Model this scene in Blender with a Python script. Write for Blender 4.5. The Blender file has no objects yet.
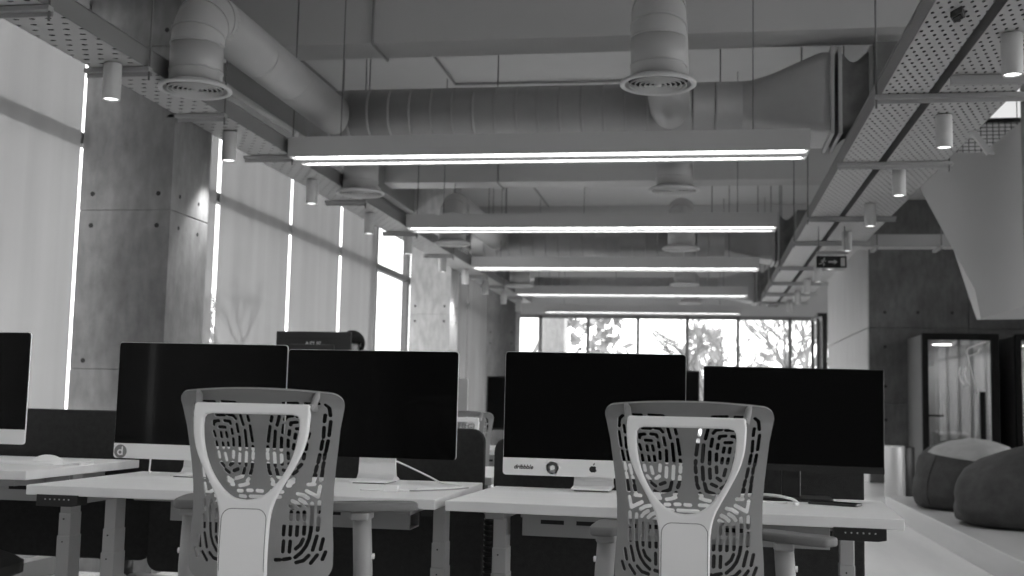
import bpy, bmesh, math, random
from mathutils import Vector, Matrix
random.seed(7)
PI = math.pi
SC = bpy.context.scene
COL = SC.collection

# ------------------------------------------------------------------ materials
def mat(name, v=0.5, rough=0.6, metal=0.0, spec=0.5, var=0.0, scale=8.0, bump=0.0, bscale=60.0, stretch=(1, 1, 1), coat=0.0):
    m = bpy.data.materials.new(name); m.use_nodes = True
    nt = m.node_tree; b = nt.nodes['Principled BSDF']
    b.inputs['Base Color'].default_value = (v, v, v, 1)
    b.inputs['Roughness'].default_value = rough
    b.inputs['Metallic'].default_value = metal
    b.inputs['Specular IOR Level'].default_value = spec
    b.inputs['Coat Weight'].default_value = coat
    tc = nt.nodes.new('ShaderNodeTexCoord')
    mp = nt.nodes.new('ShaderNodeMapping'); mp.inputs['Scale'].default_value = stretch
    nt.links.new(tc.outputs['Object'], mp.inputs[0])
    if var > 0:
        n = nt.nodes.new('ShaderNodeTexNoise'); n.inputs['Scale'].default_value = scale
        n.inputs['Detail'].default_value = 8; n.inputs['Roughness'].default_value = 0.65
        nt.links.new(mp.outputs[0], n.inputs['Vector'])
        r = nt.nodes.new('ShaderNodeValToRGB')
        lo, hi = max(0, v - var), min(1, v + var)
        r.color_ramp.elements[0].position = 0.3; r.color_ramp.elements[0].color = (lo, lo, lo, 1)
        r.color_ramp.elements[1].position = 0.7; r.color_ramp.elements[1].color = (hi, hi, hi, 1)
        nt.links.new(n.outputs['Fac'], r.inputs[0]); nt.links.new(r.outputs[0], b.inputs['Base Color'])
    if bump > 0:
        n2 = nt.nodes.new('ShaderNodeTexNoise'); n2.inputs['Scale'].default_value = bscale; n2.inputs['Detail'].default_value = 4
        nt.links.new(mp.outputs[0], n2.inputs['Vector'])
        bp = nt.nodes.new('ShaderNodeBump'); bp.inputs['Strength'].default_value = bump; bp.inputs['Distance'].default_value = 0.01
        nt.links.new(n2.outputs['Fac'], bp.inputs['Height']); nt.links.new(bp.outputs[0], b.inputs['Normal'])
    return m

def emis(name, s):
    m = bpy.data.materials.new(name); m.use_nodes = True; nt = m.node_tree
    nt.nodes.remove(nt.nodes['Principled BSDF'])
    e = nt.nodes.new('ShaderNodeEmission'); e.inputs[0].default_value = (1, 1, 1, 1); e.inputs[1].default_value = s
    nt.links.new(e.outputs[0], nt.nodes['Material Output'].inputs[0])
    return m

def glass(name, trans=0.9, tint=0.96, rough=0.0):
    m = bpy.data.materials.new(name); m.use_nodes = True; nt = m.node_tree
    nt.nodes.remove(nt.nodes['Principled BSDF'])
    t = nt.nodes.new('ShaderNodeBsdfTransparent'); t.inputs[0].default_value = (tint, tint, tint, 1)
    g = nt.nodes.new('ShaderNodeBsdfGlossy'); g.inputs['Roughness'].default_value = rough
    lw = nt.nodes.new('ShaderNodeLayerWeight'); lw.inputs[0].default_value = .5
    pw = nt.nodes.new('ShaderNodeMath'); pw.operation = 'POWER'; pw.inputs[1].default_value = 5; nt.links.new(lw.outputs['Facing'], pw.inputs[0])
    f = nt.nodes.new('ShaderNodeMath'); f.operation = 'MULTIPLY_ADD'; f.inputs[1].default_value = .9; f.inputs[2].default_value = .04; nt.links.new(pw.outputs[0], f.inputs[0])
    mx = nt.nodes.new('ShaderNodeMixShader')
    nt.links.new(f.outputs[0], mx.inputs[0]); nt.links.new(t.outputs[0], mx.inputs[1]); nt.links.new(g.outputs[0], mx.inputs[2])
    nt.links.new(mx.outputs[0], nt.nodes['Material Output'].inputs[0])
    return m

def blind_mat():
    m = bpy.data.materials.new('blind_fabric'); m.use_nodes = True; nt = m.node_tree
    nt.nodes.remove(nt.nodes['Principled BSDF'])
    tc = nt.nodes.new('ShaderNodeTexCoord'); mp = nt.nodes.new('ShaderNodeMapping'); mp.inputs['Scale'].default_value = (1, 3.0, 0.12)
    n = nt.nodes.new('ShaderNodeTexNoise'); n.inputs['Scale'].default_value = 2.2; n.inputs['Detail'].default_value = 5
    nt.links.new(tc.outputs['Object'], mp.inputs[0]); nt.links.new(mp.outputs[0], n.inputs['Vector'])
    r = nt.nodes.new('ShaderNodeValToRGB')
    r.color_ramp.elements[0].position = .3; r.color_ramp.elements[0].color = (.085, .085, .085, 1)
    r.color_ramp.elements[1].position = .7; r.color_ramp.elements[1].color = (.115, .115, .115, 1)
    nt.links.new(n.outputs['Fac'], r.inputs[0])
    tl = nt.nodes.new('ShaderNodeBsdfTranslucent'); df = nt.nodes.new('ShaderNodeBsdfDiffuse'); tr = nt.nodes.new('ShaderNodeBsdfTransparent')
    df.inputs[0].default_value = (.62, .62, .62, 1)
    nt.links.new(r.outputs[0], tl.inputs[0])
    a = nt.nodes.new('ShaderNodeMixShader'); a.inputs[0].default_value = .2
    nt.links.new(tl.outputs[0], a.inputs[1]); nt.links.new(df.outputs[0], a.inputs[2])
    b = nt.nodes.new('ShaderNodeMixShader'); b.inputs[0].default_value = .04
    nt.links.new(a.outputs[0], b.inputs[1]); nt.links.new(tr.outputs[0], b.inputs[2])
    nt.links.new(b.outputs[0], nt.nodes['Material Output'].inputs[0])
    return m

def perforated(name, v, px, py, rx, ry, stagger=True):
    """sheet metal whose holes are cut by a procedural grid in the sheet's own coordinates"""
    m = bpy.data.materials.new(name); m.use_nodes = True; nt = m.node_tree; N = nt.nodes; L = nt.links
    p = N['Principled BSDF']; p.inputs['Base Color'].default_value = (v, v, v, 1); p.inputs['Roughness'].default_value = .45
    def M(op, a, b=None):
        n = N.new('ShaderNodeMath'); n.operation = op
        for i, q in enumerate((a, b)):
            if q is None: continue
            if isinstance(q, (int, float)): n.inputs[i].default_value = q
            else: L.new(q, n.inputs[i])
        return n.outputs[0]
    tc = N.new('ShaderNodeTexCoord'); s = N.new('ShaderNodeSeparateXYZ'); L.new(tc.outputs['Object'], s.inputs[0])
    u = M('DIVIDE', s.outputs[0], px); w = M('DIVIDE', s.outputs[1], py)
    if stagger:
        row = M('FLOOR', w); odd = M('MULTIPLY', M('MODULO', M('ABSOLUTE', row), 2.0), .5); u = M('ADD', u, odd)
    fu = M('SUBTRACT', M('FRACT', M('ADD', u, 100.0)), .5); fw = M('SUBTRACT', M('FRACT', M('ADD', w, 100.0)), .5)
    du = M('DIVIDE', M('MULTIPLY', fu, px), rx); dw = M('DIVIDE', M('MULTIPLY', fw, py), ry)
    d = M('ADD', M('MULTIPLY', du, du), M('MULTIPLY', dw, dw))
    hole = M('LESS_THAN', d, 1.0)
    t = N.new('ShaderNodeBsdfTransparent'); mx = N.new('ShaderNodeMixShader')
    L.new(hole, mx.inputs[0]); L.new(p.outputs[0], mx.inputs[1]); L.new(t.outputs[0], mx.inputs[2])
    L.new(mx.outputs[0], N['Material Output'].inputs[0])
    return m

def concrete(name, v, var, seam=None):
    m = mat(name, v, .75, var=var, scale=2.2, bump=.15, bscale=25)
    nt = m.node_tree; N = nt.nodes; L = nt.links; b = N['Principled BSDF']
    src = b.inputs['Base Color'].links[0].from_socket
    tc = N.new('ShaderNodeTexCoord'); n = N.new('ShaderNodeTexNoise'); n.inputs['Scale'].default_value = 18; n.inputs['Detail'].default_value = 10
    mp = N.new('ShaderNodeMapping'); mp.inputs['Scale'].default_value = (1, 1, .35)
    L.new(tc.outputs['Object'], mp.inputs[0]); L.new(mp.outputs[0], n.inputs['Vector'])
    r = N.new('ShaderNodeValToRGB'); r.color_ramp.elements[0].position = .35; r.color_ramp.elements[0].color = (.82, .82, .82, 1)
    r.color_ramp.elements[1].position = .65; r.color_ramp.elements[1].color = (1.08, 1.08, 1.08, 1)
    L.new(n.outputs['Fac'], r.inputs[0])
    mx = N.new('ShaderNodeMixRGB'); mx.blend_type = 'MULTIPLY'; mx.inputs[0].default_value = 1
    L.new(src, mx.inputs[1]); L.new(r.outputs[0], mx.inputs[2]); L.new(mx.outputs[0], b.inputs['Base Color'])
    return m

M = dict(
    ceiling=mat('ceiling_paint', .58, .85, var=.025, scale=.8, bump=.08, bscale=8),
    beam=mat('beam_paint', .48, .85, var=.02, scale=.9, bump=.08, bscale=8),
    wallp=mat('wall_plaster', .42, .9, var=.02, scale=1.5),
    dwall=mat('dark_wall_plaster', .22, .9, var=.02, scale=1.5),
    bulk=mat('bulkhead_plaster', .48, .8, var=.015, scale=1.2),
    conc=concrete('column_concrete', .18, .055),
    conc_lit=concrete('daylit_column_concrete', .46, .06), core=concrete('shaded_core_concrete', .125, .03), board=mat('lit_board_marked_concrete', .50, .8, var=.07, scale=3.5, stretch=(6, 6, .25), bump=.3, bscale=20),  # paler column and side hold daylight in their colour, darker core holds shade
    floorv=mat('vinyl_floor', .52, .28, var=.09, scale=1.6, stretch=(1, .12, 1)),
    plat=mat('platform_laminate', .30, .35, var=.05, scale=2.0, stretch=(1.0, .12, 1)),
    duct=mat('galvanised_duct', .38, .5, metal=.25, var=.03, scale=3),
    duct2=mat('painted_branch_duct', .44, .5, metal=.1, var=.02, scale=3),
    flex=mat('duct_flexible_connector', .14, .8, var=.03, scale=12, bump=.3, bscale=14),
    diff=mat('diffuser_paint', .55, .45),
    hole=mat('dark_recess', .02, .9),
    fix=mat('fixture_aluminium', .46, .5),
    strip=emis('linear_led', 8.0),
    spot=emis('spot_led', 2.5), panel=emis('window_glow', .6), blamp=emis('booth_led', 15.0),  # panel glow is added, standing in for a bright window
    lamp=mat('spotlight_paint', .50, .45),
    conduit=mat('conduit_paint', .24, .5), rod=mat('suspension_rod', .15, .5, metal=.3),
    bracket=mat('tray_bracket', .36, .45, metal=.2),
    traym=mat('tray_side_metal', .22, .45, metal=.2),
    perfL=perforated('slotted_tray_sheet', .46, .078, .075, .0165, .0105),
    perfR=perforated('perforated_tray_sheet', .46, .044, .060, .0072, .0160),
    mgrey=mat('monitor_rear_plastic', .035, .7, spec=.2),
    perfS=mat('cross_tray_metal', .32, .45, metal=.1),
    frame=mat('window_frame_metal', .16, .5),
    glass=glass('window_glass'), bglass=glass('booth_glass', tint=.90),
    blind=blind_mat(),
    desk=mat('desk_laminate', .86, .42, var=.03, scale=5, stretch=(.25, 3, 1)),
    dleg=mat('desk_leg_paint', .46, .5, metal=.1),
    dsteel=mat('desk_steel', .36, .5, metal=.1),
    black=mat('black_plastic', .012, .45),
    dark=mat('dark_metal', .03, .4),
    felt=mat('screen_felt', .042, .95, spec=.1, var=.008, scale=40, bump=.4, bscale=400),
    screen=mat('monitor_glass', .003, .06, spec=.16),
    mblack=mat('matt_monitor_panel', .003, .35, spec=.1),
    alu=mat('brushed_aluminium', .88, .42, metal=.15),
    alud=mat('logo_grey', .12, .5), logo=mat('logo_black', .01, .4), white=mat('white_plastic', .92, .4),
    sticker=mat('sticker_white', .82, .5), stickg=mat('sticker_grey', .22, .5),
    shell=mat('chair_shell_plastic', .27, .5, var=.008, scale=30), cframe=mat('chair_frame_plastic', .82, .42), pad=mat('armrest_pad', .17, .6),
    cpost=mat('armrest_post', .36, .45), seat=mat('seat_fabric', .06, .9, bump=.3, bscale=300),
    bag=mat('beanbag_canvas', .034, .95, var=.012, scale=9, bump=.4, bscale=120), bagl=mat('beanbag_light_canvas', .25, .95, var=.03, scale=9, bump=.4, bscale=120),
    steel=mat('bin_steel', .48, .5, metal=.6), binb=mat('bin_black', .02, .4),
    booth=mat('booth_shell', .12, .6), boothb=mat('booth_frame', .008, .75, spec=.12), boothi=mat('booth_felt', .42, .9, var=.008, scale=6), line=mat('booth_decal', .75, .5),
    carpet=mat('speckled_carpet', .66, .95, var=.22, scale=70, bump=.5, bscale=200),
    bark=mat('bare_branches', .21, .9), ground=mat('outside_ground', .45, .9, var=.05, scale=.3), leaf=mat('hazy_foliage', .26, .9, var=.03, scale=2),
    skin=mat('person_skin', .34, .6), hair=mat('person_hair', .008, .9, spec=.1, bump=.5, bscale=90), shirt=mat('person_shirt', .10, .9), pants=mat('person_trousers', .05, .9),
    mesh=mat('railing_mesh', .05, .6), sign=mat('sign_panel', .014, .5), signw=mat('sign_mark', .45, .5),
)
M['flame'] = M['white']

# ------------------------------------------------------------------ mesh helpers
class B:
    """collects shapes, then links them as one mesh object"""
    def __init__(s): s.bm = bmesh.new(); s.mi = 0
    def _add(s, verts, faces, T=None, smooth=False):
        vs = [s.bm.verts.new(T @ Vector(v) if T else v) for v in verts]
        out = []
        for f in faces:
            try:
                q = s.bm.faces.new([vs[i] for i in f]); q.material_index = s.mi; q.smooth = smooth; out.append(q)
            except ValueError: pass
        return vs, out
    def box(s, x0, x1, y0, y1, z0, z1, bev=0, T=None, seg=2):
        v = [(x0, y0, z0), (x1, y0, z0), (x1, y1, z0), (x0, y1, z0), (x0, y0, z1), (x1, y0, z1), (x1, y1, z1), (x0, y1, z1)]
        f = [(0, 3, 2, 1), (4, 5, 6, 7), (0, 1, 5, 4), (1, 2, 6, 5), (2, 3, 7, 6), (3, 0, 4, 7)]
        vs, fs = s._add(v, f, T)
        if bev:
            es = list({e for q in fs for e in q.edges})
            bmesh.ops.bevel(s.bm, geom=es, offset=bev, segments=seg, affect='EDGES', profile=.5, material=s.mi)
        return s
    def prism(s, pts, axis, a0, a1, bev=0, T=None, seg=2, smooth=False):
        """polygon pts (2D) extruded along axis; 'y': (x,z) profile, 'x': (y,z), 'z': (x,y)"""
        def P(p, a): return {'y': (p[0], a, p[1]), 'x': (a, p[0], p[1]), 'z': (p[0], p[1], a)}[axis]
        n = len(pts)
        v = [P(p, a0) for p in pts] + [P(p, a1) for p in pts]
        f = [tuple(range(n))[::-1], tuple(range(n, 2 * n))] + [(i, (i + 1) % n, n + (i + 1) % n, n + i) for i in range(n)]
        vs, fs = s._add(v, f, T)
        for q in fs[2:]: q.smooth = smooth
        bmesh.ops.recalc_face_normals(s.bm, faces=fs)
        if bev:
            cap = [e for q in fs[:2] for e in q.edges]
            bmesh.ops.bevel(s.bm, geom=list(set(cap)), offset=bev, segments=seg, affect='EDGES', profile=.5, material=s.mi)
        return s
    def cyl(s, p, q, r, r2=None, n=20, caps=True, smooth=True):
        p, q = Vector(p), Vector(q); r2 = r if r2 is None else r2
        d = (q - p).normalized(); a = d.orthogonal().normalized(); b = d.cross(a)
        v = []
        for c, rr in ((p, r), (q, r2)):
            for i in range(n):
                t = 2 * PI * i / n; v.append(c + (a * math.cos(t) + b * math.sin(t)) * rr)
        f = [(i, (i + 1) % n, n + (i + 1) % n, n + i) for i in range(n)]
        vs, fs = s._add(v, f, None, smooth)
        if caps:
            for lo, rev in ((0, True), (n, False)):
                w = vs[lo:lo + n]; w = w[::-1] if rev else w
                q2 = s.bm.faces.new(w); q2.material_index = s.mi
        return s
    def tube(s, pts, r, n=10, smooth=True, caps=True):
        pts = [Vector(p) for p in pts]; R = r if isinstance(r, (list, tuple)) else [r] * len(pts)
        rings = []; a = None
        for i, p in enumerate(pts):
            d = (pts[min(i + 1, len(pts) - 1)] - pts[max(i - 1, 0)]).normalized()
            a = d.orthogonal().normalized() if a is None else (a - d * a.dot(d)).normalized()
            b = d.cross(a)
            rings.append([s.bm.verts.new(p + (a * math.cos(2 * PI * k / n) + b * math.sin(2 * PI * k / n)) * R[i]) for k in range(n)])
        for i in range(len(rings) - 1):
            for k in range(n):
                q = s.bm.faces.new((rings[i][k], rings[i][(k + 1) % n], rings[i + 1][(k + 1) % n], rings[i + 1][k])); q.smooth = smooth; q.material_index = s.mi
        if caps:
            for w in (rings[0][::-1], rings[-1]):
                q = s.bm.faces.new(w); q.material_index = s.mi
        return s
    def lathe(s, prof, c=(0, 0, 0), n=32, smooth=True, caps=True):
        """prof: (r, z) list turned about the vertical through c"""
        c = Vector(c); rings = []
        for r, z in prof:
            rings.append([s.bm.verts.new(c + Vector((r * math.cos(2 * PI * k / n), r * math.sin(2 * PI * k / n), z))) for k in range(n)])
        for i in range(len(rings) - 1):
            for k in range(n):
                q = s.bm.faces.new((rings[i][k], rings[i][(k + 1) % n], rings[i + 1][(k + 1) % n], rings[i + 1][k])); q.smooth = smooth; q.material_index = s.mi
        for w, (r, z) in ((rings[0][::-1], prof[0]), (rings[-1], prof[-1])):
            if caps and r > 1e-5 and tuple(prof[0]) != tuple(prof[-1]): q = s.bm.faces.new(w); q.material_index = s.mi
        return s
    def grid(s, fn, nu, nv, smooth=True):
        vs = [[s.bm.verts.new(fn(i / nu, j / nv)) for i in range(nu + 1)] for j in range(nv + 1)]
        for j in range(nv):
            for i in range(nu):
                q = s.bm.faces.new((vs[j][i], vs[j][i + 1], vs[j + 1][i + 1], vs[j + 1][i])); q.smooth = smooth; q.material_index = s.mi
        return s
    def build(s, name, m, parent=None, loc=None, rot=None):
        me = bpy.data.meshes.new(name)
        bmesh.ops.remove_doubles(s.bm, verts=s.bm.verts, dist=1e-6)
        s.bm.to_mesh(me); s.bm.free()
        for x in (m if isinstance(m, (list, tuple)) else [m]): me.materials.append(x)
        o = bpy.data.objects.new(name, me); COL.objects.link(o)
        if parent: o.parent = parent
        if loc: o.location = loc
        if rot: o.rotation_euler = rot
        return o

def rrect(x0, x1, z0, z1, r, n=5):
    rs = r if isinstance(r, (list, tuple)) else [r] * 4      # bl, br, tr, tl
    pts = []
    for (cx, cz, a, rr) in ((x0, z0, PI, rs[0]), (x1, z0, 1.5 * PI, rs[1]), (x1, z1, 0, rs[2]), (x0, z1, .5 * PI, rs[3])):
        sx = 1 if cx == x0 else -1; sz = 1 if cz == z0 else -1
        if rr <= 0: pts.append((cx, cz)); continue
        for k in range(n + 1):
            t = a + .5 * PI * k / n
            pts.append((cx + sx * rr + rr * math.cos(t), cz + sz * rr + rr * math.sin(t)))
    return pts

def tag(o, label, cat, group=None, kind=None):
    o['label'] = label; o['category'] = cat
    if group: o['group'] = group
    if kind: o['kind'] = kind
    return o
def thing(name, label, cat, loc=(0, 0, 0), rz=0, group=None):
    o = bpy.data.objects.new(name, None); COL.objects.link(o); o.location = loc; o.rotation_euler = (0, 0, rz)
    o.empty_display_size = .1
    return tag(o, label, cat, group)
def struct(o, label=None):
    o['kind'] = 'structure'
    if label: o['label'] = label
    return o
def copy_tree(o, parent=None):
    c = o.copy(); COL.objects.link(c)
    if parent: c.parent = parent
    for ch in list(o.children): copy_tree(ch, c)
    return c
def mesh_from(o):
    dg = bpy.context.evaluated_depsgraph_get(); dg.update()
    me = bpy.data.meshes.new_from_object(o.evaluated_get(dg))
    return me
def text_mesh(txt, size, ex=.0004, shear=0, bold=0):
    cu = bpy.data.curves.new('lettering', 'FONT'); cu.body = txt; cu.size = size; cu.extrude = ex; cu.align_x = 'CENTER'; cu.align_y = 'CENTER'; cu.shear = shear; cu.offset = bold
    o = bpy.data.objects.new('lettering', cu); COL.objects.link(o)
    me = mesh_from(o); bpy.data.objects.remove(o); bpy.data.curves.remove(cu)
    return me
def letters(name, txt, size, m, parent, loc, rot=(PI / 2, 0, 0), shear=0, bold=0):
    me = text_mesh(txt, size, shear=shear, bold=bold); me.materials.clear(); me.materials.append(m)
    o = bpy.data.objects.new(name, me); COL.objects.link(o); o.parent = parent; o.location = loc; o.rotation_euler = rot
    return o

# ------------------------------------------------------------------ camera
f_, yaw, pitch, roll, H = 1145.2, .1649, .0996, -.0222, 1.03
r0 = Vector((math.cos(yaw), math.sin(yaw), 0)); f0 = Vector((-math.sin(yaw), math.cos(yaw), 0)); u0 = Vector((0, 0, 1))
F = math.cos(pitch) * f0 + math.sin(pitch) * u0; u2 = -math.sin(pitch) * f0 + math.cos(pitch) * u0
Rr = math.cos(roll) * r0 - math.sin(roll) * u2; U = math.sin(roll) * r0 + math.cos(roll) * u2
cam = bpy.data.cameras.new('camera'); co = bpy.data.objects.new('camera', cam); COL.objects.link(co)
co.matrix_world = Matrix(((Rr.x, U.x, -F.x, 0), (Rr.y, U.y, -F.y, 0), (Rr.z, U.z, -F.z, H), (0, 0, 0, 1)))
cam.sensor_width = 36; cam.lens = f_ * 36 / 1024; cam.clip_start = .05; cam.clip_end = 300
cam.dof.use_dof = True; cam.dof.focus_distance = 3.6; cam.dof.aperture_fstop = 4.2
SC.camera = co

# ------------------------------------------------------------------ room shell
XL, YB, YF, XR, ZC = -3.6, -4.5, 25.0, 7.0, 4.1
CORE_X, CORE_Y, CORE_E = 2.40, 17.2, 22.5
struct(B().box(-5, XR, YB, YF + .2, -.12, 0).build('floor', M['floorv']))
struct(B().box(XL + .002, -1.0, 6.0 - .8, 19, 0, .008).build('floor_carpet', M['carpet']))
bpy.data.objects['floor_carpet']['label'] = 'pale speckled carpet along the window side'
struct(B().box(-5, XR, YB, YF + .2, ZC, ZC + .2).build('ceiling', M['ceiling']))
for y, d in ((-3.2, .36), (2.5, .36), (7.5, .36), (12.53, .36), (17.55, .36), (22.5, .36)):
    struct(B().box(-4.6 if y > 19.4 else XL, 2.38 if 17 < y < 22.4 else XR, y, y + d, 3.5, ZC, .004).build('ceiling_beam', M['beam']))
# left wall: upper spandrel, low sill, columns between the glazing
struct(B().box(XL - .13, XL, YB, 19.3, 3.4, ZC).box(XL - .13, XL, YB, 19.3, 0, .12).build('wall_left', M['dwall']))
struct(B().box(-4.65, -4.4, 19.3, YF, 2.95, ZC).box(-4.65, -4.4, 19.3, YF, 0, .12).box(-4.65, XL, 19.1, 19.3, 0, ZC).build('wall_left_recess', M['dwall']))
def column(x0, x1, y0, y1, zseams, m, ties):
    b = B(); zs = [0] + zseams + [ZC]
    for a, c in zip(zs[:-1], zs[1:]): b.box(x0, x1, y0, y1, a + .003, c - .003, .004)
    b.box(x0 + .006, x1 - .006, y0 + .006, y1 - .006, 0, ZC); b.mi = 1
    for z in ties:
        for t in (.14, .86):
            b.cyl((x0 + (x1 - x0) * t, y0 + .003, z), (x0 + (x1 - x0) * t, y0 - .002, z), .014, n=14)
            b.cyl((x1 - .003, y0 + (y1 - y0) * (.22 + .5 * (t > .5)), z), (x1 + .002, y0 + (y1 - y0) * (.22 + .5 * (t > .5)), z), .012, n=14)
    return struct(b.build('concrete_column', [m, M['hole']]))
TZ = [.35, 1.22, 2.02, 2.21, 3.0, 3.2]
column(-3.66, -3.08, 6.23, 6.75, [1.17, 2.11, 3.1], M['conc'], TZ)
column(-3.62, -3.10, 13.95, 14.45, [1.17, 2.11, 3.1], M['conc_lit'], TZ)  # daylight from the clear window put into the paler concrete
column(XL + .0, -3.1, 19.1, 19.6, [1.17, 2.11, 3.1], M['core'], TZ)  # shade put into this column's darker colour
column(-3.74, -3.13, 26.3, 26.9, [1.17, 2.11, 3.1], M['conc_lit'], TZ)
# left glazing, one window per bay
def window_x(n, x, y0, y1, z0, z1, mull, trans):
    b = B(); d = .07
    for y in [y0 + .025, y1 - .025] + mull: b.box(x - d, x, y - .03, y + .03, z0, z1)
    for z in [z0 + .03, z1 - .03] + trans: b.box(x - d + .002, x - .002, y0, y1, z - .035, z + .035)
    o = struct(b.build('window_%d' % n, M['frame']))
    struct(B().box(x - .045, x - .037, y0 + .02, y1 - .02, z0 + .02, z1 - .02).build('window_pane', M['glass'], o))
wn = 1
for (a, c, mu) in ((YB, 6.5, [-3, -.8, 1.4, 3.6]), (6.5, 14.2, [12.75]), (14.2, 19.08, [16.6])):
    window_x(wn, XL - .11, a, c, .12, 3.4, mu, [2.57]); wn += 1
window_x(wn, -4.42, 19.7, YF, .12, 2.95, [21, 22.4, 23.8], [2.57]); wn += 1
# far glazed wall
b = B(); mx_ = [-4.35, -3.5, -2.45, -1.36, -.3, .775, 1.86, 2.5]
for x in mx_: b.box(x - .035, x + .035, YF - .04, YF + .06, 0, 2.95)
b.box(-4.4, 2.68, YF - .04, YF + .06, 2.9, 2.98).box(-4.4, 2.68, YF - .04, YF + .06, 0, .12).box(-4.4, 2.68, YF - .03, YF + .05, 1.02, 1.09)
o = struct(b.build('window_%d' % wn, M['frame'])); wn += 1
struct(B().box(-4.4, 2.68, YF + .004, YF + .012, .05, 2.95).build('window_pane', M['glass'], o))
struct(B().box(-4.65, 2.7, YF - .05, YF + .15, 2.98, ZC).build('wall_far', M['wallp']))
b = B(); b.box(2.20, 2.26, 23.9, 23.98, 0, 2.8).box(2.28, 2.38, 22.56, 22.66, 0, 2.8).box(2.24, 2.29, 23.2, 23.28, 0, 2.8).box(2.2, 2.38, 22.6, 23.9, 2.8, 2.87)
struct(b.build('door_1', M['dark']))
# concrete core: lit side along the room, front face behind the booths
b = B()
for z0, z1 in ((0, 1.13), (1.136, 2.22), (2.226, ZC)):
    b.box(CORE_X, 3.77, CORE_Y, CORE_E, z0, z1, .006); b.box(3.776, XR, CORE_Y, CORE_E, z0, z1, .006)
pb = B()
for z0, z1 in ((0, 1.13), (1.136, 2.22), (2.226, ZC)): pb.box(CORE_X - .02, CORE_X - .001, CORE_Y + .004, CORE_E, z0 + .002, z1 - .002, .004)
struct(pb.build('wall_core_side', M['board']))  # thin added panels: board grain, with window light put into the paler colour
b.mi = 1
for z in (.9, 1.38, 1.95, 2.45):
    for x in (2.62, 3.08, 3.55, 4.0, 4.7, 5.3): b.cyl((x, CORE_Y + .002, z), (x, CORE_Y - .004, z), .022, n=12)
struct(b.build('wall_core', [M['core'], M['hole']]))  # shade on the front face put into the darker concrete
# right side and back of the room
struct(B().box(XR, XR + .2, YB, YF, 0, .12).box(XR, XR + .2, YB, YF, 3.7, ZC).box(XR, XR + .2, 13.0, YF, 0, ZC).build('wall_right', M['wallp']))
window_x(wn, XR + .08, YB, 13.0, .12, 3.7, [-3, -1.5, 0, 1.5, 3, 4.5, 6, 7.5, 9, 10.5, 12], [2.57]); wn += 1
struct(B().box(-5, XR, YB - .2, YB, 0, ZC).build('wall_back', M['dwall']))
# raised platform
b = B(); b.box(1.84, XR - .01, 1.0, 12.15, 0, .178, .004); struct(b.build('platform_floor', M['plat']), 'raised laminate platform along the right side')

# ------------------------------------------------------------------ roller blinds
bl = [(YB + .1, .9), (.95, 2.55), (2.6, 4.2), (4.25, 6.04), (7.0, 7.95), (8.0, 9.47), (9.53, 10.9), (10.96, 12.2), (14.5, 15.86), (15.94, 17.26), (17.34, 18.95)]
bd = {3: 'wide pale roller blind left of the nearest concrete column', 4: 'narrow pale roller blind just behind the nearest concrete column', 5: 'pale roller blind behind the left display, second past the nearest column',
      6: 'pale roller blind third past the nearest column', 7: 'pale roller blind ending beside the clear bright window', 8: 'pale roller blind right behind the far bright column',
      9: 'pale roller blind second past the far bright column', 10: 'pale roller blind furthest along the left glazing', 0: 'pale roller blind at the back corner of the left glazing',
      1: 'pale roller blind second from the back corner', 2: 'pale roller blind between the back windows and the desks'}
for i, (y0, y1) in enumerate(bl):
    t = thing('roller_blind', bd[i], 'blind', (XL + .035, y0, 0), 0, 'roller blinds along the left windows')
    w = y1 - y0; ph = random.random() * 6
    amp = .010 if i == 3 else .004
    B().grid(lambda a, c: Vector((amp * math.sin(a * w * 21 + ph) * (.4 + .6 * c) + .002 * math.sin(9 * a + 4 * c), a * w, .13 + c * 3.22)), 60, 12).build('fabric', M['blind'], t)
    B().cyl((0.0, 0, .13), (0.0, w, .13), .012, n=10).build('bottom_rail', M['lamp'], t)
    B().cyl((0, 0, 3.36), (0, w, 3.36), .028, n=12).build('roller', M['lamp'], t)

# ------------------------------------------------------------------ linear light fixtures
nm = {7.25: 'nearest and widest suspended linear light over the desks', 10.40: 'second suspended linear light from the camera', 13.55: 'third suspended linear light from the camera', 16.9: 'fourth suspended linear light from the camera', 20.15: 'smallest suspended linear light by the far windows',
      3.84: 'suspended linear light above the front desks', 1.0: 'suspended linear light behind the front chairs', -2.2: 'suspended linear light near the back wall'}
for y, lab in nm.items():
    t = thing('linear_light', lab, 'light', (-1.048, y, 2.588), 0, 'suspended linear lights across the room')
    L2 = 1.715; b = B(); D = .345
    b.box(-L2, L2, 0, .012, .062, .194, .002).box(-L2, L2, D - .012, D, .062, .194, .002)
    b.box(-L2, L2, .012, D - .012, .185, .194).box(-L2, -L2 + .012, .012, D - .012, .062, .185).box(L2 - .012, L2, .012, D - .012, .062, .185)
    b.box(-L2 + .012, L2 - .012, .012, .040, .064, .074).box(-L2 + .012, L2 - .012, .105, .225, .058, .074).box(-L2 + .012, L2 - .012, D - .035, D - .012, .064, .074)
    b.build('housing', M['fix'], t)
    for ya, yb in ((.041, .104), (.226, .309)): B().box(-L2 + .03, L2 - .03, ya, yb, .070, .078).build('led_strip', M['strip'], t)
    for sx in (-1, 1): B().cyl((sx * (L2 - .35), .06, .19), (sx * (L2 - .35), .06, ZC - 2.59), .004, n=6).build('suspension_rod', M['rod'], t)

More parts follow.
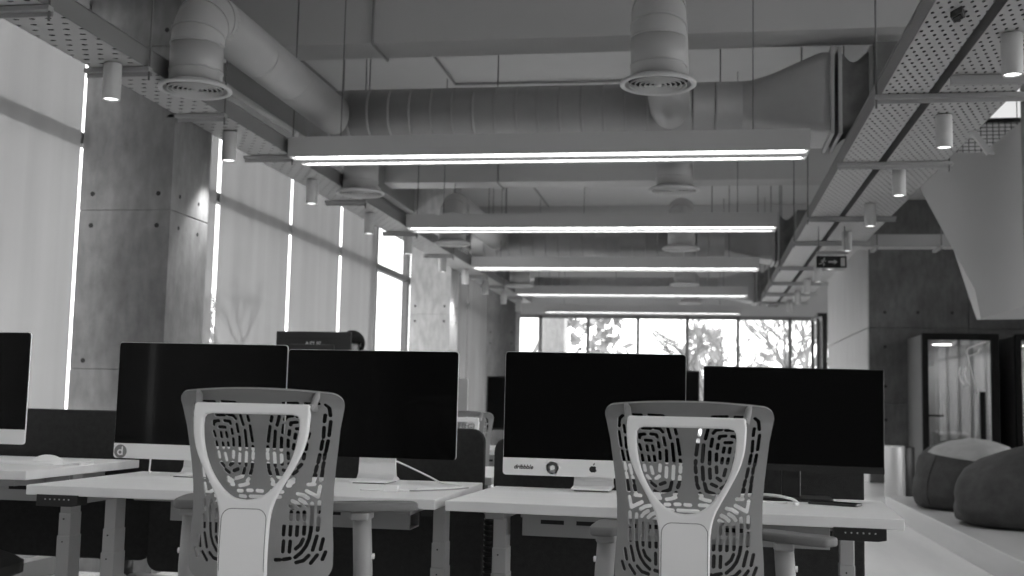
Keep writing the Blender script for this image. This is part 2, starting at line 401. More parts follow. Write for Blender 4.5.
# ------------------------------------------------------------------ ductwork
def ribs(b, p, q, r, step, w=.006):
    p, q = Vector(p), Vector(q); n = int((q - p).length / step); d = (q - p).normalized()
    for i in range(1, n):
        c = p + d * step * i; b.cyl(c - d * .012, c + d * .012, r + w * .25, n=32, caps=True)
def main_duct(y, zc, r, x0, x1, lab, seed):
    t = thing('main_duct', lab, 'duct', (0, y, 0), 0, 'main ventilation ducts')
    b = B(); b.cyl((x0, 0, zc), (x1, 0, zc), r, n=40); ribs(b, (x0, 0, zc), (x1, 0, zc), r, .155)
    b.build('round_duct', M['duct'], t)
    b = B()      # round to rectangular transition at the right end
    xa, xb = x1, x1 + .565
    def fn(a, c):
        th = 2 * PI * a; k = max(0, min(1, (c - .08) / .8)); cr, sr = math.cos(th), math.sin(th)
        m_ = max(abs(cr), abs(sr)); sq = (cr / m_ * .27, sr / m_ * .265 + .03)
        return Vector((xa + (xb - xa) * c, (r * cr) * (1 - k) + sq[0] * k, zc + (r * sr) * (1 - k) + sq[1] * k))
    b.grid(fn, 48, 10).build('transition', M['duct'], t)
    b = B()
    for xf in (xb, xb + .05, xb + .25): b.prism([(-.30, zc - .265), (.30, zc - .265), (.30, zc + .325), (-.30, zc + .325)], 'x', xf, xf + .025, .003)
    b.build('flange', M['bracket'], t)
    b = B()
    def fx(a, c):
        th = 2 * PI * a; cr, sr = math.cos(th), math.sin(th); m_ = max(abs(cr), abs(sr))
        k = 1 - .16 * math.sin(PI * c) + .03 * math.sin(12 * a * PI + 7 * c)
        return Vector((xb + .07 + .18 * c, cr / m_ * .27 * k, zc + .03 + sr / m_ * .265 * k))
    b.grid(fx, 60, 8).build('flexible_connector', M['flex'], t)
    B().box(xb + .275, xb + .44, -.33, .33, zc - .285, zc + .345, .01).build('fan_box', M['flex'], t)
    for xx in (x0 + .25, x0 + .42, -1.45, x1 - .15, x1 + .4, x1 + .68):
        B().cyl((xx, -.05, zc + r * .8), (xx, -.05, ZC), .005, n=6).build('hanger_rod', M['rod'], t)
    return t
main_duct(7.95, 3.105, .182, -2.85, .27, 'large round ventilation duct above the nearest linear light', 1)
main_duct(14.1, 3.03, .182, -2.85, .27, 'round ventilation duct behind the second linear light', 2)
main_duct(19.6, 3.03, .182, -2.85, .27, 'round ventilation duct furthest from the camera', 3)
def drop(x, y, ym, zc, zb, r, lab, R=.21):
    """elbow drop from a main duct to a round diffuser"""
    t = thing('duct_branch', lab, 'duct', (x, y, 0), 0, 'diffuser drops')
    s = 1 if ym > y else -1; el = .20; dy = abs(ym - y)
    b = B()
    b.cyl((0, 0, zb + .03), (0, 0, zc - el), r, n=36)
    for z in (zb + .09, zb + .235): b.cyl((0, 0, z - .005), (0, 0, z + .005), r + .004, n=36)
    b.build('drop_pipe', M['duct2'], t)
    pts = [(0, 0, zc - el - .02), (0, 0, zc - el)] + [(0, s * (el - el * math.cos(k * PI / 12)), zc - el + el * math.sin(k * PI / 12)) for k in range(1, 7)] + [(0, s * (el + .02), zc)]
    b = B(); b.tube(pts, r, n=36, caps=False)
    for k in (2, 4, 6):
        c = Vector(pts[k]); d = (Vector(pts[k + 1]) - Vector(pts[k - 1])).normalized(); b.cyl(c - d * .006, c + d * .006, r + .005, n=36)
    b.build('elbow', M['duct2'], t)
    if dy > el:
        b = B(); b.cyl((0, s * el, zc), (0, s * dy, zc), r, n=36); ribs(b, (0, s * (el + .05), zc), (0, s * dy, zc), r, .55, .004)
        b.build('horizontal_pipe', M['duct2'], t)
    b = B(); b.lathe([(R - .05, zb + .03), (R - .01, zb + .012), (R, zb + .004), (R, zb - .006), (R - .010, zb - .012), (R - .026, zb - .005)], n=48, caps=False)
    for k, rr in enumerate((.137, .112, .087, .062, .038)): b.lathe([(rr, zb + .002), (rr + .005, zb - .010), (rr + .008, zb - .009), (rr + .003, zb + .004), (rr, zb + .002)], n=40)
    b.lathe([(.0001, zb - .010), (.018, zb - .009), (.021, zb - .004), (.018, zb), (.0001, zb)], n=24)
    d = b.build('diffuser', M['diff'], t)
    B().lathe([(.0001, zb + .02), (R - .04, zb + .02), (R - .04, zb + .024), (.0001, zb + .024)], n=32).build('diffuser_throat', M['hole'], d)
    return t
DP = ((-2.645, 5.56, 7.95, 3.08, 'large elbowed air diffuser drop at the upper left, nearest camera'), (-.222, 5.67, 7.95, 3.08, 'large air diffuser drop at top centre, nearest camera'),
      (-2.65, 8.56, 8.0, 3.08, 'left air diffuser drop just behind the nearest linear light'), (-.208, 8.55, 8.0, 3.08, 'centre air diffuser drop just behind the nearest linear light'),
      (-2.53, 11.4, 14.1, 3.06, 'left air diffuser drop behind the second linear light'), (-.212, 11.8, 14.1, 3.06, 'centre air diffuser drop behind the second linear light'),
      (-2.49, 15.6, 14.1, 3.03, 'left air diffuser drop behind the third linear light'), (-.217, 15.3, 14.1, 3.03, 'centre air diffuser drop behind the third linear light'),
      (-.18, 18.05, 19.6, 3.03, 'centre air diffuser drop near the far windows'))
for x, y, ym, zc, lab in DP: drop(x, y, ym, zc, 2.64, .138, lab, .191)
# conduits
def conduit(pts, r, lab):
    return tag(B().tube(pts, r, n=8).build('conduit_pipe', M['conduit']), lab, 'pipe')
conduit([(-2.265, 7.48, ZC - .01), (-2.265, 7.48, 3.487), (-2.265, 7.875, 3.487), (-2.265, 7.875, 3.56)], .011, 'thin grey conduit running over the nearest ceiling beam')
conduit([(-2.27, 12.51, ZC - .01), (-2.27, 12.51, 3.487), (-2.27, 12.905, 3.487), (-2.27, 12.905, 3.56)], .011, 'thin grey conduit running over the second ceiling beam')
conduit([(-2.36, 8.2, ZC - .022), (-2.36, 10.57, ZC - .022), (-1.2, 10.6, ZC - .022), (-.35, 10.6, ZC - .022)], .012, 'dark conduit bending along the slab above the nearest round duct')
conduit([(-2.37, 13.2, ZC - .022), (-2.36, 17.5, ZC - .022)], .012, 'dark conduit on the slab behind the second beam')

# ------------------------------------------------------------------ cable trays
def tray(name, lab, x0, x1, y0, y1, perf, rods, brs, bx):
    t = thing(name, lab, 'cable tray', (0, y0, 2.69))
    L = y1 - y0; sec = 3.0; k = 0
    y = 0
    B().box(x0, x1, 0, L, 0, .0015).build('perforated_base', perf, t)
    for sx in (x0, x1):
        d = .0015
        B().box(sx - d, sx + d, 0, L, 0, .10).box(sx - .008 if sx == x0 else sx - .002, sx + .002 if sx == x0 else sx + .008, 0, L, .098, .102).build('side_rail', M['traym'], t)
    for yb in brs:
        yy = yb - y0
        b = B(); b.box(bx[0], bx[1], yy - .02, yy + .02, -.026, -.003, .002).box(bx[0], bx[1], yy + .012, yy + .02, -.045, -.02)
        br = b.build('support_bracket', M['bracket'], t)
        for xr in ((1.62,) if bx[0] > 0 and 7.6 < yb < 8.3 else bx[2]): B().cyl((xr, yy, -.07), (xr, yy, ZC - 2.692), .0055, n=6).build('threaded_rod', M['rod'], br)
    return t
LB = [2.2, 3.3, 4.4, 5.31, 6.25, 7.39, 9.14, 10.9, 12.6, 14.7, 16.0, 17.7]
RB = [2.0, 4.1, 6.15, 7.86, 10.1, 11.6, 13.7, 15.4, 16.9, 18.3]
tray('cable_tray', 'long slotted cable tray along the left windows', -3.09, -2.80, 1.0, 18.9, M['perfL'], None, LB, (-3.13, -2.772, (-2.78,)))
tA = tray('cable_tray', 'narrower perforated cable tray of the right pair, nearest the linear lights', .93, 1.165, 1.0, 18.4, M['perfR'], None, RB, (.90, 1.64, (.905,)))
tB = tray('cable_tray', 'wider perforated cable tray of the right pair, over the walkway', 1.215, 1.60, 1.0, 18.4, M['perfR'], None, [], None)
B().box(1.21, 1.75, 4.80, 4.83, -.05, -.004).build('splice_plate', M['bracket'], tB)
B().prism([(1.56, -.002), (1.60, -.002), (1.70, -.14), (1.66, -.14)], 'y', 6.0, 6.03).build('brace_arm', M['bracket'], tB)
t = thing('cable_tray', 'short cross cable tray running right in front of the dark concrete wall', 'cable tray', (1.62, 12.1, 2.715))
b = B(); b.box(0, 3.3, 0, .0015, 0, .115).box(0, 3.3, .3, .3015, 0, .115).box(0, 3.3, 0, .012, .112, .117).box(0, 3.3, -.012, 0, -.012, .0); b.build('side_rail', M['perfS'], t)
B().box(0, 3.3, 0, .3, 0, .0015).build('perforated_base', M['perfR'], t)
for xx in (.15, .78, 1.9):
    br = B().box(xx - .02, xx + .02, -.04, .34, -.03, -.003, .002).build('support_bracket', M['bracket'], t)
    B().cyl((xx, -.03, -.06), (xx, -.03, ZC - 2.692), .0055, n=6).build('threaded_rod', M['rod'], br)
def cable_run(lab, x0, x1, y0, y1):
    b = B(); n = int((x1 - x0) / .024); rnd = random.Random(int(x0 * 100))
    for k in range(n):
        x = x0 + .012 + k * .024
        b.tube([(x + rnd.uniform(-.006, .006), y0 + (y1 - y0) * q / 10, 2.7035 + rnd.uniform(0, .004)) for q in range(11)], .0118, n=6)
    tag(b.build('cable_bundle', M['black']), lab, 'cables')
cable_run('black cables lying in the left slotted tray', -3.08, -2.81, 1.05, 18.85)
cable_run('black cables lying in the narrower right tray', .94, 1.165, 1.05, 18.35)
cable_run('black cables lying in the wider right tray', 1.22, 1.59, 1.05, 18.35)
# small dark sensor under the right tray
t = thing('ceiling_sensor', 'small black diamond shaped sensor under the right perforated tray', 'sensor', (1.045, 4.86, 2.69))
B().prism([(-.03, 0), (0, -.075), (.03, 0), (0, .075)], 'z', -.028, -.0005, .003).build('housing', M['black'], t)
B().prism([(-.02, 0), (0, -.05), (.02, 0), (0, .05)], 'z', -.031, -.028).build('lens', M['screen'], t)

# cylinder spotlights
SPOT_W = 38
ORD = ['nearest', 'second', 'third', 'fourth', 'fifth', 'sixth', 'seventh', 'eighth', 'ninth', 'tenth']
def spot(x, y, lab, grp):
    t = thing('cylinder_spotlight', lab, 'spotlight', (x, y, 2.69), 0, grp)
    b = B(); b.lathe([(.030, -.003), (.043, -.006), (.045, -.010), (.045, -.185), (.043, -.190), (.038, -.190), (.036, -.178)], n=28); b.build('body', M['lamp'], t)
    B().lathe([(.0001, -.184), (.0365, -.184), (.0365, -.179), (.0001, -.179)], n=24).build('led_lens', M['spot'], t)
    B().cyl((0, 0, -.008), (0, 0, .03), .009, n=8).build('mounting_stem', M['rod'], t)
    ld = bpy.data.lights.new('spotlight_beam', 'SPOT'); ld.energy = SPOT_W; ld.spot_size = 1.5; ld.spot_blend = .7; ld.shadow_soft_size = .03
    lo = bpy.data.objects.new('spotlight_beam', ld); COL.objects.link(lo); lo.parent = t; lo.location = (0, 0, -.195)
    return t
for i, y in enumerate((5.23, 6.69, 8.25, 9.79, 11.16, 12.74, 14.04, 15.4, 16.9, 18.3)):
    spot(-2.935, y, 'white cylinder spotlight under the left tray, %s from the camera' % ORD[i], 'spotlights along the left tray')
for i, y in enumerate((5.17, 6.6, 8.09, 9.45, 10.95, 12.4, 13.65, 15.0, 16.5, 18.0)):
    spot(1.335, y, 'white cylinder spotlight under the right trays, %s from the camera' % ORD[i], 'spotlights along the right trays')
# exit sign
t = thing('exit_sign', 'hanging dark exit sign with a running figure and arrow', 'sign', (1.025, 10.6, 2.305))
B().box(0, .265, 0, .03, 0, .105, .002).build('panel', M['sign'], t)
B().box(-.005, .28, -.005, .035, .12, .15, .003).build('mounting_channel', M['bracket'], t)
for xx in (.02, .25): B().cyl((xx, .015, .10), (xx, .015, .38), .003, n=8).build('hanger', M['rod'], t)
b = B(); d0, d1 = -.002, 0
b.cyl((.069, d1, .082), (.069, d0, .082), .0075, n=12)
for seg, w in ((((.066, .074), (.052, .048)), .012), (((.052, .048), (.068, .036)), .008), (((.068, .036), (.062, .016)), .008), (((.052, .05), (.040, .036)), .008), (((.040, .036), (.022, .034)), .008), (((.064, .070), (.046, .068)), .006), (((.046, .068), (.038, .056)), .006), (((.066, .070), (.076, .058)), .006), (((.076, .058), (.086, .062)), .006)):
    (ax, az), (bx_, bz) = seg; dx, dz = bx_ - ax, bz - az; l = math.hypot(dx, dz); nx, nz = -dz / l * w / 2, dx / l * w / 2
    b.prism([(ax + nx, az + nz), (bx_ + nx, bz + nz), (bx_ - nx, bz - nz), (ax - nx, az - nz)], 'y', d0, d1)
b.build('running_figure', M['signw'], t)
b = B(); b.prism([(.105, .045), (.155, .045), (.155, .03), (.185, .0525), (.155, .075), (.155, .06), (.105, .06)], 'y', d0, d1); b.build('arrow', M['signw'], t)
b = B(); b.prism(rrect(.212, .25, .015, .09, .002, 2), 'y', d0, d1); b.build('door_symbol', M['signw'], t)

# ------------------------------------------------------------------ stair bulkhead at the right
V = {'A': (1.50, 9, 3.00), 'A0': (1.62, 9, 2.93), 'B': (2.024, 9, 1.946), 'C': (2.063, 9, 1.729), 'D': (3.6, 9, 2.235), 'E': (3.6, 9, 4.09), 'G': (2.10, 9, 2.995), 'H': (3.25, 9, 3.96)}
fr = [V[k] for k in ('A', 'B', 'C', 'D', 'H', 'G')]
bk = [(2.0, 10.4, 3.0), (2.3, 10.4, 1.99), (2.35, 10.4, 1.83), (3.6, 10.4, 1.86), (3.25, 10.4, 3.96), (2.2, 10.4, 3.02)]
b = B(); n = 6
b._add(fr + bk, [tuple(range(6)), tuple(range(6, 12))[::-1]] + [(i, 6 + i, 6 + (i + 1) % 6, (i + 1) % 6) for i in range(6)])
bmesh.ops.recalc_face_normals(b.bm, faces=b.bm.faces)
bmesh.ops.triangulate(b.bm, faces=b.bm.faces)
struct(b.build('stair_bulkhead', M['bulk']), 'slanted plaster underside of a staircase at the right edge')
struct(B().box(2.30, 2.6, 8.45, 8.72, 1.58, ZC, .003).build('bulkhead_pier', M['wallp']), 'pale hanging plaster pier at the right edge of the frame')
t = thing('stair_railing', 'dark wire mesh stair railing above the slanted bulkhead', 'railing', (0, 9.25, 0))
b = B()
for k in range(28):
    x = 1.92 + k * .045; zt = 3.30; zb = max(2.96, 3.0 + (x - 2.1) * .84)
    if zb < zt + .9: b.box(x - .003, x + .003, 0, .006, zb - .04, max(zt, zb + .45) if x > 2.4 else zt)
for k in range(12):
    z = 2.98 + k * .03
    b.box(1.90, 2.2 + (z - 2.98) * 1.2, .006, .012, z - .003, z + .003)
b.box(1.88, 3.2, .02, .03, 2.9, 2.98)
b.build('mesh_panel', M['mesh'], t)
B().box(1.88, 2.45, -.01, .02, 3.29, 3.32).build('top_rail', M['mesh'], t)
# added glowing panel, stands in for the bright window past the railing
t = thing('window_glow_panel', 'added glowing ceiling panel in place of a bright window past the mesh railing', 'light', (3.0, 11.4, ZC))
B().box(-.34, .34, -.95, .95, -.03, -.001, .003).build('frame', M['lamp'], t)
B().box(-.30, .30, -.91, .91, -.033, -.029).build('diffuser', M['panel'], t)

# ------------------------------------------------------------------ desks
def desk(lab, x0, y0, w, d, z, rz, ctrl=None, tray_x=None, legs=None, grp='white sit-stand desks', slots=True):
    t = thing('standing_desk', lab, 'desk', (x0, y0, 0), rz, grp)
    b = B(); b.box(0, w, 0, d, z - .031, z, .003); b.build('desktop', M['desk'], t)
    b = B(); b.box(.16, w - .16, d * .52, d * .52 + .06, z - .075, z - .028, .003)
    for xx in (.10, w - .16): b.box(xx, xx + .06, .1, d - .08, z - .06, z - .028, .003)
    b.build('support_frame', M['dsteel'], t)
    tx = tray_x or (.30, w - .16)
    b = B(); y1 = .28
    b.box(tx[0], tx[1], y1, y1 + .004, z - .125, z - .032, .0015).box(tx[0], tx[1], y1 + .004, y1 + .12, z - .125, z - .121).box(tx[0], tx[1], y1 + .12, y1 + .124, z - .125, z - .06)
    b.mi = 1
    k = tx[0] + .06
    while slots and k < tx[1] - .12: b.box(k, k + .075, y1 - .001, y1 + .001, z - .086, z - .073); k += .115
    b.build('cable_tray_channel', [M['dsteel'], M['hole']], t)
    for i, lx in enumerate(legs or (.06, w - .115)):
        lg = B().box(lx + .004, lx + .046, d * .42 + .006, d * .42 + .074, z - .17, z - .03, .003).build('leg', M['dleg'], t)
        B().box(lx + .002, lx + .048, d * .42 + .003, d * .42 + .077, z - .25, z - .168, .003).build('middle_stage', M['dleg'], lg)
        b = B(); b.box(lx, lx + .050, d * .42, d * .42 + .08, .03, z - .248, .003); b.build('lower_stage', M['dleg'], lg)
        b = B()
        for zz in (z - .19, z - .27): b.cyl((lx + .022, d * .42 + .004, zz), (lx + .022, d * .42 - .001, zz), .0028, n=8)
        b.build('screws', M['dark'], lg)
        b = B(); b.box(lx - .012, lx + .058, .06, d - .04, .004, .031, .006)
        for yy in (.09, d - .07): b.cyl((lx + .023, yy, 0), (lx + .023, yy, .006), .022, n=14)
        b.build('foot', M['dleg'], lg)
    if ctrl is not None:
        c = B().prism([(0, -.036), (.12, -.036), (.142, -.032), (.142, 0), (0, 0)], 'y', 0, .06, .002).build('control_panel', M['black'], t, (ctrl, -.004, z - .028))
        b = B()
        for q in range(6): b.box(.03 + q * .016, .034 + q * .016, -.0025, -.0005, -.016, -.012)
        b.build('button_marks', M['dleg'], c)
    return t
desk('white standing desk in front of the right slatted chair, under the black monitor', -.757, 3.41, 1.315, .66, .733, -.055, ctrl=1.125, legs=(.08, 1.155), tray_x=(.18, 1.13))
desk('white standing desk in front of the left slatted chair, holding two displays', -2.12, 3.395, 1.335, .78, .735, .004, ctrl=.04, legs=(.09, 1.250), tray_x=(.36, 1.19))
desk('raised white standing desk at the left edge with the mouse on it', -3.51, 3.50, 1.315, .79, .770, .008, legs=(.1, 1.245), tray_x=(.1, 1.31))
# desks of the facing side and of the next bench
desk('white standing desk directly behind the felt screen of the left desk', -2.12, 4.34, 1.335, .72, .745, 0)
desk('white standing desk directly behind the felt screen of the right desk', -.757, 4.34, 1.335, .72, .745, 0)
desk('white standing desk in the second bench, before the distant slatted chair', -2.10, 7.05, 1.335, .72, .735, 0)
desk('white standing desk in the second bench, right of the distant slatted chair', -.74, 7.05, 1.335, .72, .735, 0)
desk('tall raised white desk where the person stands by the windows', -3.05, 7.75, 1.0, .62, 1.03, 0)

# felt privacy screens
def screen(lab, x0, x1, y, z0, z1, r=.05):
    t = thing('desk_screen', lab, 'desk screen', ((x0 + x1) / 2, y, 0), 0, 'dark felt desk screens'); w = (x1 - x0) / 2
    B().prism(rrect(-w, w, z0, z1, r, 6), 'y', 0, .03, .006).build('felt_panel', M['felt'], t)
    for sx in (-1, 1): B().box(sx * (w - .2) - .03, sx * (w - .2) + .03, -.03, .0, .60, .64).box(sx * (w - .2) - .03, sx * (w - .2) + .03, -.034, -.028, .60, .70).build('clamp', M['dark'], t)
screen('dark felt desk screen behind the raised left desk', -3.47, -2.147, 4.315, .375, .962)
screen('dark felt desk screen behind the left desk with two displays', -2.133, -.800, 4.262, .345, .928)
screen('dark felt desk screen behind the right desk', -.752, .565, 4.20, .345, .900)

# ------------------------------------------------------------------ monitors
def apple(parent, x, y, z, s):
    b = B()
    body = []
    for k in range(40):
        a = 2 * PI * k / 40; rr = 1 + .10 * math.cos(2 * a) * (1 if abs(math.cos(a)) > .3 else 1) - .16 * math.exp(-((a - PI / 2) / .28) ** 2) - .12 * math.exp(-((a - 1.5 * PI) / .22) ** 2)
        px, pz = rr * math.cos(a) * .86, rr * math.sin(a) * .92
        dx, dz = px - 1.05, pz - .12
        if math.hypot(dx, dz) < .42:
            q = .42 / max(1e-4, math.hypot(dx, dz)); px, pz = 1.05 + dx * q, .12 + dz * q
        body.append((x + px * s, z + pz * s))
    b.prism(body, 'y', y - .0008, y)
    leaf = [(x + px * s, z + pz * s) for px, pz in ((.0, .95), (.05, 1.3), (.22, 1.5), (.42, 1.55), (.40, 1.25), (.22, 1.03))]
    b.prism(leaf, 'y', y - .0008, y)
    return b.build('fruit_logo', M['logo'], parent)
def alu_display(lab, xc, y, z0, z1, w, chin, rz=0, base=.735, stand=True, rollz=0, so=0):
    t = thing('desktop_computer', lab, 'computer', (xc, y, base), rz, 'silver all-in-one computers')
    h0, h1 = z0 - base, z1 - base; hw = w / 2
    b = B()
    # rear shell, bulging toward the middle
    n = 5; rings = []
    for k, (ins, dy) in enumerate(((0, .0), (0, .006), (.012, .014), (.10, .030), (.20, .042))):
        rings.append([(px, dy, pz) for px, pz in rrect(-hw + ins, hw - ins, h0 + ins, h1 - ins, max(.012 - ins * .2, .008) + ins * .3, 5)])
    N_ = len(rings[0]); vs = [p for rg in rings for p in rg]
    fs = [tuple(range(N_))[::-1], tuple(range((n - 1) * N_, n * N_))] + [(k * N_ + i, k * N_ + (i + 1) % N_, (k + 1) * N_ + (i + 1) % N_, (k + 1) * N_ + i) for k in range(n - 1) for i in range(N_)]
    b._add(vs, fs); bmesh.ops.recalc_face_normals(b.bm, faces=b.bm.faces)
    b.build('aluminium_case', M['alu'], t, rot=(0, rollz, 0))
    zc = h0 + chin
    g = B().prism(rrect(-hw + .0015, hw - .0015, zc, h1 - .0015, [.0 if chin else .010, .0 if chin else .010, .011, .011], 5), 'y', -.0025, .0).build('screen_glass', M['screen'], t, rot=(0, rollz, 0))
    if chin: B().prism(rrect(-hw, hw, h0, zc, [.012, .012, 0, 0], 5), 'y', -.0025, 0, .0005).build('chin', M['alu'], t, rot=(0, rollz, 0))
    if stand:
        b = B(); sw = .068
        prof = [(-.075, .004), (.10, .004), (.10, .010), (.062, .022), (.05, .06), (.046, h0 + .10), (.036, h0 + .10), (.038, .07), (.030, .03), (.012, .014), (-.075, .009)]
        b.prism(prof, 'x', so - sw, so + sw, .0015); b.build('stand', M['alu'], t)
        B().box(so - sw + .01, so + sw - .01, -.065, .09, 0, .004).build('stand_pad', M['dark'], t)
    return t
m0 = alu_display('silver computer cut off at the left edge on the raised desk', -2.785, 3.92, .835, 1.250, .64, .055, base=.770)
m1 = alu_display('silver computer with a round letter d sticker on its chin', -1.822, 4.0, .792, 1.222, .66, .055, rz=-.0, rollz=.004)
m2 = alu_display('black glass display with thin silver rim and no chin, between computer and felt screen edge', -1.170, 4.0, .823, 1.206, .636, 0, rz=0, so=.02)
m2['label'] = 'all black glass display with silver stand, right of the left slatted chair'; m2['category'] = 'monitor'; m2.name = 'glass_display'
m3 = alu_display('silver computer with fruit logo and round sticker left of the right chair', -.368, 4.0, .778, 1.209, .632, .060, rz=0, rollz=.003)
# marks on the chins
hh = 1.220 - .735; z_ch = .792 - .735
b = B(); b.cyl((-.302, -.0024, z_ch + .026), (-.302, -.0036, z_ch + .026), .0245, n=32); st = b.build('round_sticker', M['stickg'], m1); st['label'] = 'round grey sticker with a white letter d'
b = B(); b.lathe([(.0058, 0), (.0112, 0), (.0112, .0006), (.0058, .0006), (.0058, 0)], n=28); ring = b.build('letter_ring', M['sticker'], st, (-.3035, -.0037, z_ch + .0225), (PI / 2, 0, 0))
B().prism(rrect(-.2975, -.2922, z_ch + .012, z_ch + .044, .0015, 3), 'y', -.0044, -.0036).build('letter_stem', M['sticker'], st)
z3 = .778 - .735
letters('brand_lettering', 'dribbble', .0205, M['logo'], m3, (-.243, -.0030, z3 + .029), shear=.25, bold=.0005)
b = B(); b.cyl((-.141, -.0024, z3 + .028), (-.141, -.0034, z3 + .028), .0225, n=28)
for k in range(7):
    a = k * PI / 3.5; b.cyl((-.141 + .017 * math.cos(a), -.0024, z3 + .028 + .017 * math.sin(a)), (-.141 + .017 * math.cos(a), -.0034, z3 + .028 + .017 * math.sin(a)), .0085, n=14)
st = b.build('round_sticker', M['sticker'], m3); st['label'] = 'white cloud-edged sticker with grey ring'
b = B()
for r0_, r1_ in ((.0135, .0158),): b.lathe([(r0_, 0), (r1_, 0), (r1_, .0006), (r0_, .0006), (r0_, 0)], n=26)
b.build('sticker_ring', M['stickg'], st, (-.141, -.0035, z3 + .029), (PI / 2, 0, 0))
B().prism([(-.015, -.008), (.015, -.008), (.009, -.016), (-.009, -.016)], 'y', -.0042, -.0034).build('sticker_band', M['stickg'], st, (-.141, 0, z3 + .028))
apple(m3, .001, -.0026, z3 + .028, .0138)
# black monitor on the right
t = thing('black_monitor', 'large flat black monitor on the right desk beside the right chair', 'monitor', (.293, 3.86, .733), -.01)
B().prism(rrect(-.287, .287, .100, .430, .004, 3), 'y', -.008, .028, .002).build('housing', M['black'], t, rot=(0, .006, 0))
B().prism(rrect(-.283, .283, .118, .426, .002, 2), 'y', -.0095, -.008).build('screen_glass', M['mblack'], t, rot=(0, .006, 0))
B().prism(rrect(-.287, .287, .096, .114, .002, 2), 'y', -.011, -.008).build('bottom_bezel', M['black'], t, rot=(0, .006, 0))
b = B(); b.box(-.03, .03, .03, .06, .01, .26, .004); b.build('stand_neck', M['black'], t)
B().prism(rrect(-.13, .13, -.03, .14, .02, 5), 'z', .0, .010, .002).build('stand_base', M['black'], t)
# background monitors
def back_monitor(lab, x, y, z, w, h, rz, base, m='black', logo=None):
    t = thing('black_monitor', lab, 'monitor', (x, y, base), rz)
    z0 = z - base - h
    B().prism(rrect(-w / 2, w / 2, z0, z0 + h, .008, 3), 'y', -.02, .012, .004).build('housing', M[m], t)
    B().prism(rrect(-w / 2 + .01, w / 2 - .01, z0 + .014, z0 + h - .01, .002, 2), 'y', .012, .0135).build('screen_glass', M['mblack'], t)
    B().prism(rrect(-w * .3, w * .3, z0 + h * .18, z0 + h * .72, .02, 4), 'y', -.05, -.02, .006).build('rear_bulge', M[m], t)
    if logo: B().box(-w * .38, w * .38, -.0215, -.0195, z0 + h * .84, z0 + h * .86).build('vent_slot', M['hole'], t)
    B().box(-.035, .035, -.075, -.045, .008, z0 + h * .5, .004).build('stand_neck', M[m], t)
    B().prism(rrect(-.12, .12, -.16, .08, .02, 4), 'z', 0, .01, .002).build('stand_base', M[m], t)
    return t
mb = back_monitor('dark grey monitor seen from behind with brand lettering, in front of the person', -2.785, 8.0, 1.512, .565, .335, 0, 1.03, 'mgrey', logo=True)
letters('brand_lettering', 'ASUS', .055, M['signw'], mb, (0, -.0215, .482 - .095), bold=.001)
back_monitor('grey monitor above the distant slatted chair', -1.80, 7.6, 1.185, .50, .32, 0, .735, 'dsteel')
back_monitor('dark monitor on the second bench just left of the fruit logo computer', -1.19, 7.6, 1.205, .46, .36, PI, .735)
back_monitor('dark monitor on the second bench, glimpsed between two foreground monitors', -.28, 7.6, 1.262, .54, .34, PI, .735)

# ------------------------------------------------------------------ small things on the desks
t = thing('computer_mouse', 'white mouse on the raised left desk', 'mouse', (-2.415, 4.0, .770), 1.35)
b = B()
def ms(a, c):
    th = 2 * PI * a; r = math.sin(c * PI / 2); e = 1.15
    return Vector((.036 * r * math.cos(th), .066 * r * math.sin(th), .006 + .021 * (1 - r ** 2.2) ** .8 if r < .999 else .004))
b.grid(ms, 28, 10); b.lathe([(.0001, 0), (.02, 0)], n=12); b.build('shell', M['white'], t)
B().prism([(.030 * math.cos(k * PI / 12), .056 * math.sin(k * PI / 12)) for k in range(24)], 'z', 0, .005).build('base', M['dark'], t)
t = thing('keyboard', 'slim white keyboard on the raised left desk', 'keyboard', (-2.50, 3.86, .770), .05)
B().prism(rrect(-.22, .22, -.058, .058, .008, 4), 'z', 0, .007, .001).build('body', M['alu'], t)
b = B()
for r_ in range(5):
    for c_ in range(14): b.box(-.208 + c_ * .0298, -.208 + c_ * .0298 + .0265, -.05 + r_ * .0205, -.05 + r_ * .0205 + .0175, .007, .009)
b.build('keys', M['white'], t)
t = thing('trackpad', 'slim pale trackpad beside the mouse at the corner of the raised desk', 'trackpad', (-2.265, 3.93, .770), .05)
B().prism(rrect(-.05, .05, -.055, .055, .008, 4), 'z', 0, .008, .001).build('body', M['alu'], t)
B().prism(rrect(-.048, .048, -.05, .053, .006, 4), 'z', .008, .0087).build('touch_surface', M['white'], t)
t = thing('cable_adapter', 'small white cable adapter box lying before the black glass display', 'adapter', (-.985, 3.63, .735), .03)
B().box(-.024, .024, -.017, .017, 0, .022, .003).build('body', M['white'], t)
B().tube([(-.022, 0, .006), (-.05, .0, .004), (-.085, -.008, .004), (-.10, -.012, .004)], .0026, n=8).build('short_cable', M['white'], t)
B().tube([(.022, 0, .006), (.045, .002, .005), (.06, .004, .0045)], .0042, n=8).build('plug', M['white'], t)
B().tube([(.06, .004, .0045), (.085, .02, .004), (.12, .055, .004), (.165, .11, .004), (.20, .17, .004), (.215, .22, .004)], .0022, n=8).build('thin_cable', M['dsteel'], t)
def cable(pts, r, lab, m='white'):
    # smooth the polyline
    P = [Vector(p) for p in pts]; out = []
    for i in range(len(P) - 1):
        p0, p1, p2, p3 = P[max(i - 1, 0)], P[i], P[i + 1], P[min(i + 2, len(P) - 1)]
        for k in range(6):
            s = k / 6; out.append(.5 * ((2 * p1) + (p2 - p0) * s + (2 * p0 - 5 * p1 + 4 * p2 - p3) * s * s + (3 * p1 - p0 - 3 * p2 + p3) * s ** 3))
    out.append(P[-1])
    return tag(B().tube(out, r, n=8).build('power_cable', M[m]), lab, 'cable')
